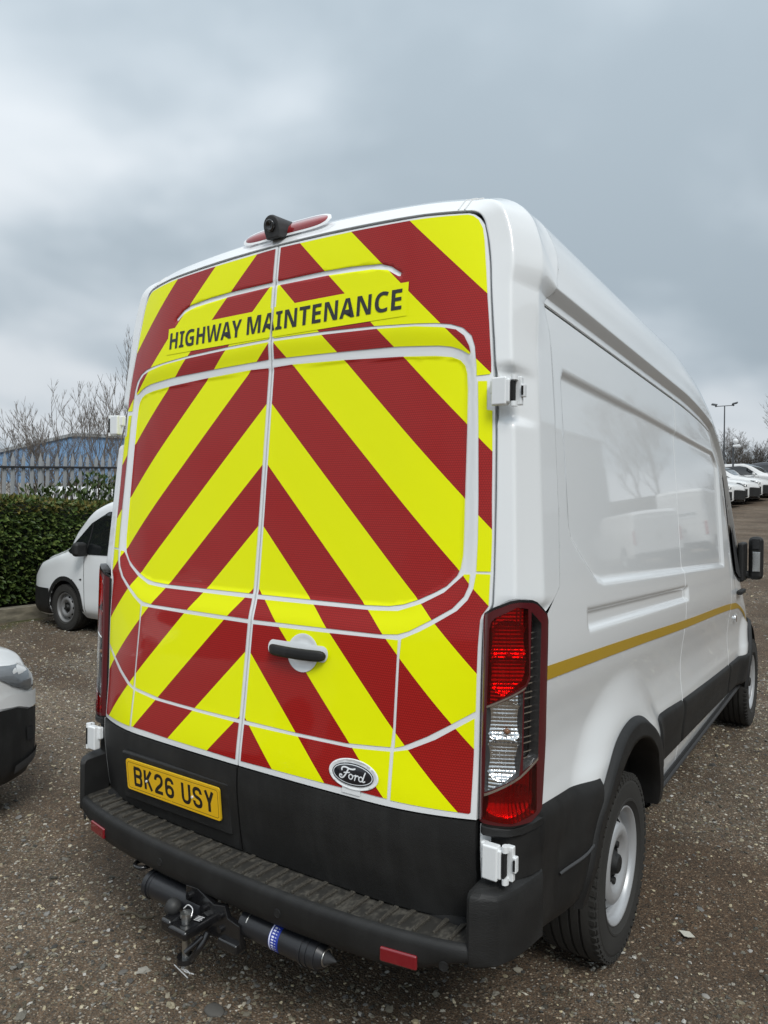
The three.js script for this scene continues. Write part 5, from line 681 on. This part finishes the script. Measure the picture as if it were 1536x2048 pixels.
// ------------------------------------------------------------------ other vehicles: one shell builder
function shell(root, S, bodyMat) {
  // stations: [z, halfWidth, roofHalfWidth, bottom, belt, top]; nose at -z
  const T = S.st, col = (k) => interp(T.map(s => [s[0], s[k]])), W = col(1), WT = col(2), YB = col(3), BE = col(4), TP = col(5), z0 = T[0][0], z1 = T[T.length - 1][0];
  const sec = (z) => { const w = W(z), wt = Math.min(WT(z), w), yb = YB(z), t = TP(z), be = Math.min(BE(z), t - 0.04), rr = Math.min(0.07, (t - be) * 0.4); return [[w * 0.90, yb], [w * 0.985, yb + 0.10], [w, lerp(yb, be, 0.45)], [w * 0.995, lerp(yb, be, 0.75)], [w * 0.975, be], [lerp(w * 0.955, wt, 0.55), lerp(be, t - rr, 0.55)], [wt, t - rr], [wt * 0.93, t - rr * 0.25], [wt * 0.72, t + 0.004], [wt * 0.36, t + 0.016], [0, t + 0.02]]; };
  const dense = new Map(); const NS = 44;
  const pts = (z) => { const k = Math.round(z * 2000); if (dense.has(k)) return dense.get(k); const c = new THREE.CatmullRomCurve3(sec(z).map(p => V3(p[0], p[1], 0)), false, 'centripetal').getPoints(NS); dense.set(k, c); return c; };
  const nz = S.nz || 90, zq = Array.from({ length: nz + 1 }, (_, i) => { const t = i / nz; return lerp(z0, z1, 0.5 - 0.5 * Math.cos(Math.PI * t) * 0.35 - 0.5 * 0.65 * (1 - 2 * t)); });
  const hole = (z, y) => S.wheels.some(([wz, r]) => Math.hypot(z - wz, y - r) < r + (S.gap ?? 0.07));
  const half = grid(nz, NS, (i, j) => { const p = pts(zq[i])[j]; return [p.x, p.y, zq[i]]; }, { flip: true, skip: (i, j) => { const p = pts(zq[i])[j]; return p.x > W(zq[i]) * 0.8 && hole(zq[i], p.y); } });
  const cap = (z, f) => { const c = pts(z), g = grid(NS, 6, (i, j) => { const p = c[i]; return [p.x * (1 - j / 6), p.y, z + (f ? 0.0 : 0)]; }, { flip: f }); return g; };
  part('body', [half, mirrorX(half), cap(z0, true), mirrorX(cap(z0, true)), cap(z1, false), mirrorX(cap(z1, false))], bodyMat, root);
  const sx = (z, y) => { const c = pts(z); for (let i = 0; i < NS; i++) if (c[i + 1].y >= y && c[i].y < y) return lerp(c[i].x, c[i + 1].x, (y - c[i].y) / (c[i + 1].y - c[i].y)); return c[0].x; };
  const ty = (z, x) => { const c = pts(z); for (let i = NS; i > 0; i--) if (c[i - 1].x >= x && c[i].x <= x) return lerp(c[i].y, c[i - 1].y, (x - c[i].x) / Math.max(1e-6, c[i - 1].x - c[i].x)); return c[NS].y; };
  const sheet = (name, poly, mat, off, both = true) => { const g = drape(triang(poly), 0.05, (z, y) => [sx(z, y) + off, y, z], { flip: true, e: 0.05 }); part(name, g, mat, root); if (both) part(name, mirrorX(g), mat, root); };
  const topSheet = (name, poly, mat, off) => { const g = drape(triang(poly), 0.06, (x, z) => [x, ty(z, Math.abs(x)) + off, z], { flip: true }); part(name, g, mat, root); };
  for (const [wz, r] of S.wheels) for (const s of [1, -1]) { wheel(root, s * (W(wz) - 0.118), r, wz, s, r / 0.355, S.rim || steel, S.hub || plastic);
    const lg = grid(20, 2, (i, j) => { const a = lerp(-0.2, Math.PI + 0.2, i / 20), q = r + (S.gap ?? 0.07); return [lerp(W(wz) * 0.55, W(wz) * 0.985, j / 2), r + q * Math.sin(a), wz - q * Math.cos(a)]; }), lg2 = grid(20, 1, (i, j) => { const a = lerp(-0.2, Math.PI + 0.2, i / 20), q = (r + 0.09) * j; return [W(wz) * 0.56, r + q * Math.sin(a), wz - q * Math.cos(a)]; }); const m = mergeGeometries([lg, lg2].map(normGeo)); part('arch_liner', s > 0 ? m : mirrorX(m), black, root);
    if (S.archTrim) { const q0 = r + (S.gap ?? 0.07) - 0.012, q1 = q0 + S.archTrim, g = grid(36, 4, (i, j) => { const a = lerp(-0.12, Math.PI + 0.12, i / 36), q = lerp(q0, q1, j / 4), z = wz - q * Math.cos(a), y = r + q * Math.sin(a); return [sx(clamp(z, z0, z1), Math.max(y, YB(z) + 0.02)) + 0.012 * Math.sin((j + 0.8) / 4.8 * Math.PI) + 0.002, y, z]; }, { flip: true }); part('arch_trim', s > 0 ? g : mirrorX(g), S.trimMat || plastic, root); } }
  part('floor_pan', rbox(W(0) * 1.2, 0.1, (z1 - z0) * 0.8, 0.04, 0, YB(0) + 0.08, 0), black, root);
  return { sx, ty, sheet, topSheet, W, TP, YB, pts, z0, z1 };
}
// ---- small white van parked against the hedge
{
  const v = thing('small_van', 'small white van with black plastic bumper parked against the hedge', 'van', [-6.11, 0, -4.90], Math.PI / 2);
  const S = { nz: 200, wheels: [[-1.30, 0.325], [1.48, 0.325]], gap: 0.055, rim: std(rgb(0.22, 0.22, 0.22), 0.5, { metalness: 0.3, side: THREE.DoubleSide }), st: [[-2.24, 0.62, 0.55, 0.34, 0.62, 0.80], [-2.22, 0.76, 0.62, 0.22, 0.72, 0.90], [-2.12, 0.85, 0.68, 0.17, 0.84, 0.98], [-1.85, 0.90, 0.72, 0.17, 0.93, 1.05], [-1.60, 0.915, 0.74, 0.20, 1.0, 1.12], [-1.42, 0.922, 0.76, 0.22, 1.04, 1.20], [-1.15, 0.925, 0.81, 0.22, 1.06, 1.44], [-0.75, 0.925, 0.82, 0.22, 1.06, 1.72], [-0.3, 0.925, 0.82, 0.22, 1.06, 1.83], [1.0, 0.925, 0.82, 0.22, 1.08, 1.86], [2.0, 0.915, 0.70, 0.24, 1.10, 1.80], [2.2, 0.88, 0.68, 0.32, 1.1, 1.70], [2.24, 0.85, 0.64, 0.40, 1.1, 1.6]] };
  const k = shell(v, S, paint);
  k.sheet('side_window', [[-1.33, 1.115], [-1.18, 1.075], [0.30, 1.09], [0.30, 1.62], [0.20, 1.68], [-0.42, 1.66], [-0.80, 1.50], [-1.12, 1.27]], glass, 0.006); k.sheet('quarter_light_bar', [[-0.86, 1.08], [-0.83, 1.08], [-0.74, 1.50], [-0.77, 1.50]], black, 0.010);
  k.topSheet('windscreen', [[-0.68, -1.40], [0.68, -1.40], [0.64, -0.55], [-0.64, -0.55]], glass, 0.006);
  const lowerB = drape(triang([[-2.235, 0.25], [-2.235, 0.59], [-1.98, 0.565], [-1.69, 0.565], [-1.69, 0.20], [-1.8, 0.19], [-2.1, 0.195]]), 0.04, (z, y) => [k.sx(z, y) + 0.012, y, z], { flip: true });
  part('front_bumper', [lowerB, mirrorX(lowerB), grid(20, 8, (i, j) => { const x = lerp(-0.5, 0.5, i / 20), y = lerp(0.25, 0.6, j / 8); return [x * 1.3, y, -2.25 - 0.03 * (1 - 4 * x * x)]; })], plastic, v);
  k.sheet('arch_cladding', Array.from({ length: 25 }, (_, i) => { const a = lerp(-0.05, Math.PI + 0.05, i / 24); return [-1.30 - 0.435 * Math.cos(a), 0.325 + 0.435 * Math.sin(a)]; }).concat(Array.from({ length: 25 }, (_, i) => { const a = lerp(Math.PI + 0.05, -0.05, i / 24); return [-1.30 - 0.375 * Math.cos(a), 0.325 + 0.375 * Math.sin(a)]; })), plastic, 0.008);
  k.sheet('door_protector', [[-0.50, 0.40], [-0.46, 0.37], [0.9, 0.37], [0.9, 0.53], [-0.25, 0.53], [-0.38, 0.50]], plastic, 0.016);
  for (const z of [-0.83, 0.36]) k.sheet('door_gap', [[z, 0.30], [z + 0.008, 0.30], [z + 0.008 - (z < 0 ? 0.05 : 0), 1.06], [z - (z < 0 ? 0.05 : 0), 1.06]], black, 0.003);
  k.sheet('indicator', [[-0.96, 0.735], [-0.93, 0.75], [-0.90, 0.745], [-0.92, 0.72]], black, 0.005);
  k.sheet('sill', [[-0.88, 0.215], [-0.86, 0.25], [1.1, 0.25], [1.1, 0.215]], paintB, 0.012);
  const hl = drape(triang([[-2.20, 0.66], [-2.19, 0.76], [-2.02, 0.92], [-1.90, 0.94], [-1.98, 0.84], [-2.10, 0.74]]), 0.03, (z, y) => [k.sx(z, y) + 0.006, y, z], { flip: true }); part('headlight', hl, glass, v); part('headlight', mirrorX(hl), glass, v);
  for (const s of [1, -1]) part('door_mirror', [rbox(0.19, 0.19, 0.12, 0.05, s * 1.0, 1.15, -0.84), rbox(0.12, 0.04, 0.06, 0.015, s * 0.93, 1.08, -0.84)], plastic, v);
}
// ---- white crossover parked beside the van (its front corner shows)
function crossover(name, label, pos, turn, group, body, lampDark = glass) {
  const v = thing(name, label, 'car', pos, turn, group);
  const S = { wheels: [[-1.33, 0.335], [1.30, 0.335]], gap: 0.07, archTrim: 0.055, rim: std(rgb(0.35, 0.35, 0.36), 0.35, { metalness: 0.7, side: THREE.DoubleSide }), st: [[-2.22, 0.50, 0.45, 0.30, 0.62, 0.70], [-2.20, 0.62, 0.55, 0.24, 0.70, 0.80], [-2.10, 0.77, 0.64, 0.21, 0.80, 0.90], [-1.90, 0.87, 0.72, 0.20, 0.86, 0.96], [-1.5, 0.905, 0.75, 0.22, 0.93, 1.03], [-1.1, 0.912, 0.76, 0.22, 0.98, 1.11], [-0.85, 0.915, 0.74, 0.22, 1.00, 1.22], [-0.35, 0.915, 0.68, 0.22, 1.0, 1.50], [0.1, 0.915, 0.66, 0.22, 1.0, 1.62], [0.9, 0.91, 0.66, 0.23, 1.02, 1.62], [1.6, 0.90, 0.64, 0.26, 1.05, 1.52], [2.0, 0.86, 0.62, 0.32, 1.04, 1.30], [2.14, 0.80, 0.6, 0.40, 1.0, 1.10], [2.18, 0.7, 0.5, 0.45, 0.9, 1.0]] };
  const k = shell(v, S, body);
  k.sheet('side_window', [[-0.80, 1.05], [-0.55, 1.04], [1.45, 1.08], [1.40, 1.28], [0.95, 1.46], [0.1, 1.50], [-0.20, 1.44]], glass, 0.006); k.topSheet('windscreen', [[-0.66, -1.02], [0.66, -1.02], [0.56, -0.05], [-0.56, -0.05]], glass, 0.006); k.topSheet('rear_window', [[-0.5, 1.35], [0.5, 1.35], [0.52, 1.9], [-0.52, 1.9]], glass, 0.006);
  k.sheet('headlight', [[-2.17, 0.70], [-2.165, 0.785], [-2.05, 0.85], [-1.82, 0.885], [-1.80, 0.855], [-1.95, 0.76], [-2.08, 0.70]], lampDark, 0.008);
  k.sheet('bumper_panel', [[-2.19, 0.60], [-2.19, 0.685], [-1.93, 0.72], [-1.86, 0.70], [-1.85, 0.66], [-1.98, 0.645], [-2.07, 0.61]], body, 0.034);
  k.sheet('lower_bumper', [[-2.195, 0.27], [-2.195, 0.595], [-2.06, 0.605], [-1.97, 0.64], [-1.78, 0.65], [-1.72, 0.50], [-1.72, 0.24], [-1.9, 0.22], [-2.1, 0.225]], plastic, 0.03);
  k.sheet('air_curtain', [[-2.12, 0.42], [-2.10, 0.50], [-2.04, 0.51], [-2.05, 0.43]], black, 0.036); k.sheet('chin_lip', [[-2.195, 0.30], [-2.195, 0.36], [-1.95, 0.33], [-1.95, 0.28]], plasticGrey, 0.05);
  part('grille', [grid(20, 8, (i, j) => { const x = lerp(-0.55, 0.55, i / 20), y = lerp(0.30, 0.68, j / 8); return [x, y, -2.235 - 0.02 * (1 - 3 * x * x)]; })], plastic, v);
  k.sheet('door_gap', [[-0.86, 0.32], [-0.852, 0.32], [-0.84, 1.0], [-0.848, 1.0]], black, 0.003); k.sheet('sill_cladding', [[-0.92, 0.22], [-0.92, 0.36], [0.88, 0.36], [0.88, 0.22]], plastic, 0.012);
  k.sheet('tail_light', [[1.9, 0.86], [1.95, 0.98], [2.1, 0.98], [2.12, 0.88]], phys(rgb(0.3, 0.01, 0.015), 0.2, { clearcoat: 1 }), 0.008);
  for (const s of [1, -1]) part('door_mirror', [rbox(0.19, 0.13, 0.10, 0.045, s * 1.01, 1.08, -0.68), rbox(0.12, 0.03, 0.05, 0.012, s * 0.93, 1.02, -0.68)], body, v);
  return v;
}
crossover('parked_car', 'white car with black lower bumper parked beside the chevron van', [-2.93, 0, 1.62], 0, null, paintB, phys(rgb(0.10, 0.105, 0.11), 0.12, { clearcoat: 1, clearcoatRoughness: 0.03, side: THREE.DoubleSide }));
// ---- cars parked in a row at the far end
const farCars = [['white car with rounded lamps, first of the far row', -4.85, -31.6, paintB], ['white car tucked in behind the first car of the far row', -4.55, -33.7, paintB], ['white car with a black grille in the middle of the far row', -4.25, -35.6, paintB], ['white car at the back of the far row before the railing fence', -3.3, -38.0, paintB], ['dark car beside the railing fence at the end of the row', -1.8, -40.3, darkPaint]];
for (const [l, x, z, m] of farCars) crossover('far_car', l, [x, groundY(x, z), z], -Math.PI / 2 - 0.25, 'cars parked in a row at the far end', m);
// ---- vans standing out of frame, mirrored in the van side
function boxVan(name, label, pos, turn, h, letters) {
  const v = thing(name, label, 'van', pos, turn, null);
  const S = { wheels: [[-1.95, 0.34], [1.75, 0.34]], gap: 0.07, st: [[-2.75, 0.60, 0.5, 0.3, 0.7, 0.85], [-2.68, 0.80, 0.66, 0.24, 0.85, 1.0], [-2.3, 0.95, 0.8, 0.24, 1.05, 1.2], [-2.0, 0.98, 0.82, 0.25, 1.15, 1.38], [-1.4, 0.99, 0.80, 0.28, 1.2, h * 0.78], [-1.0, 0.99, 0.84, 0.28, 1.25, h * 0.96], [-0.5, 0.99, 0.86, 0.28, 1.3, h], [2.5, 0.98, 0.86, 0.32, 1.3, h], [2.66, 0.95, 0.83, 0.36, 1.3, h - 0.05], [2.72, 0.90, 0.78, 0.42, 1.3, h - 0.12]] };
  const k = shell(v, S, paintB); k.sheet('side_window', [[-1.75, 1.22], [-0.85, 1.25], [-0.85, h * 0.72], [-1.2, h * 0.72]], glass, 0.006); k.topSheet('windscreen', [[-0.7, -2.0], [0.7, -2.0], [0.68, -1.15], [-0.68, -1.15]], glass, 0.006);
  for (const s of [1, -1]) { part('rear_door', rbox(0.80, h - 0.80, 0.03, 0.02, s * 0.41, (h - 0.80) / 2 + 0.55, 2.725), paintB, v); part('tail_light', rbox(0.09, 0.52, 0.05, 0.02, s * 0.86, 1.05, 2.72), phys(rgb(0.35, 0.015, 0.02), 0.2, { clearcoat: 1 }), v); part('door_swage', rbox(0.72, 0.012, 0.01, 0.004, s * 0.41, 1.25, 2.745), paintB, v); }
  part('rear_bumper', rbox(1.86, 0.20, 0.14, 0.04, 0, 0.43, 2.76), plastic, v); part('door_handle', rbox(0.04, 0.16, 0.03, 0.01, -0.06, 1.02, 2.75), plastic, v);
  if (letters) { part('number_plate', rbox(0.50, 0.11, 0.01, 0.004, 0.42, 0.82, 2.748), std(rgb(0.75, 0.5, 0.03), 0.5), v); const cv = document.createElement('canvas'); cv.width = 512; cv.height = 128; const c = cv.getContext('2d'); c.fillStyle = '#d9dadb'; c.fillRect(0, 0, 512, 128); c.fillStyle = '#2c3a35'; c.font = 'bold 84px sans-serif'; c.fillText('Peabody', 120, 92); for (let a = 0; a < 6; a++) { c.beginPath(); c.arc(62 + 24 * Math.cos(a * 1.047), 64 + 24 * Math.sin(a * 1.047), 11, 0, 7); c.fill(); } const t = new THREE.CanvasTexture(cv); t.colorSpace = THREE.SRGBColorSpace; part('door_sign', new THREE.PlaneGeometry(1.1, 0.275).translate(-0.05, 1.62, 2.748), std(0xffffff, 0.5, { map: t }), v); }
  return v;
}
boxVan('white_van', 'white high-roof van with a dark sign, mirrored in the side of the chevron van', [6.1, groundY(6.1, -30.7), -30.7], 0, 2.6, true);
boxVan('white_van', 'low-roof white van, seen mirrored in the chevron van side', [8.1, groundY(8.1, -28), -28], -0.6, 2.0, false);
boxVan('white_van', 'white van standing behind the palisade fence', [-13.0, 0.1, -9.6], 0.3, 2.02, false);
renderer.render(scene, camera);
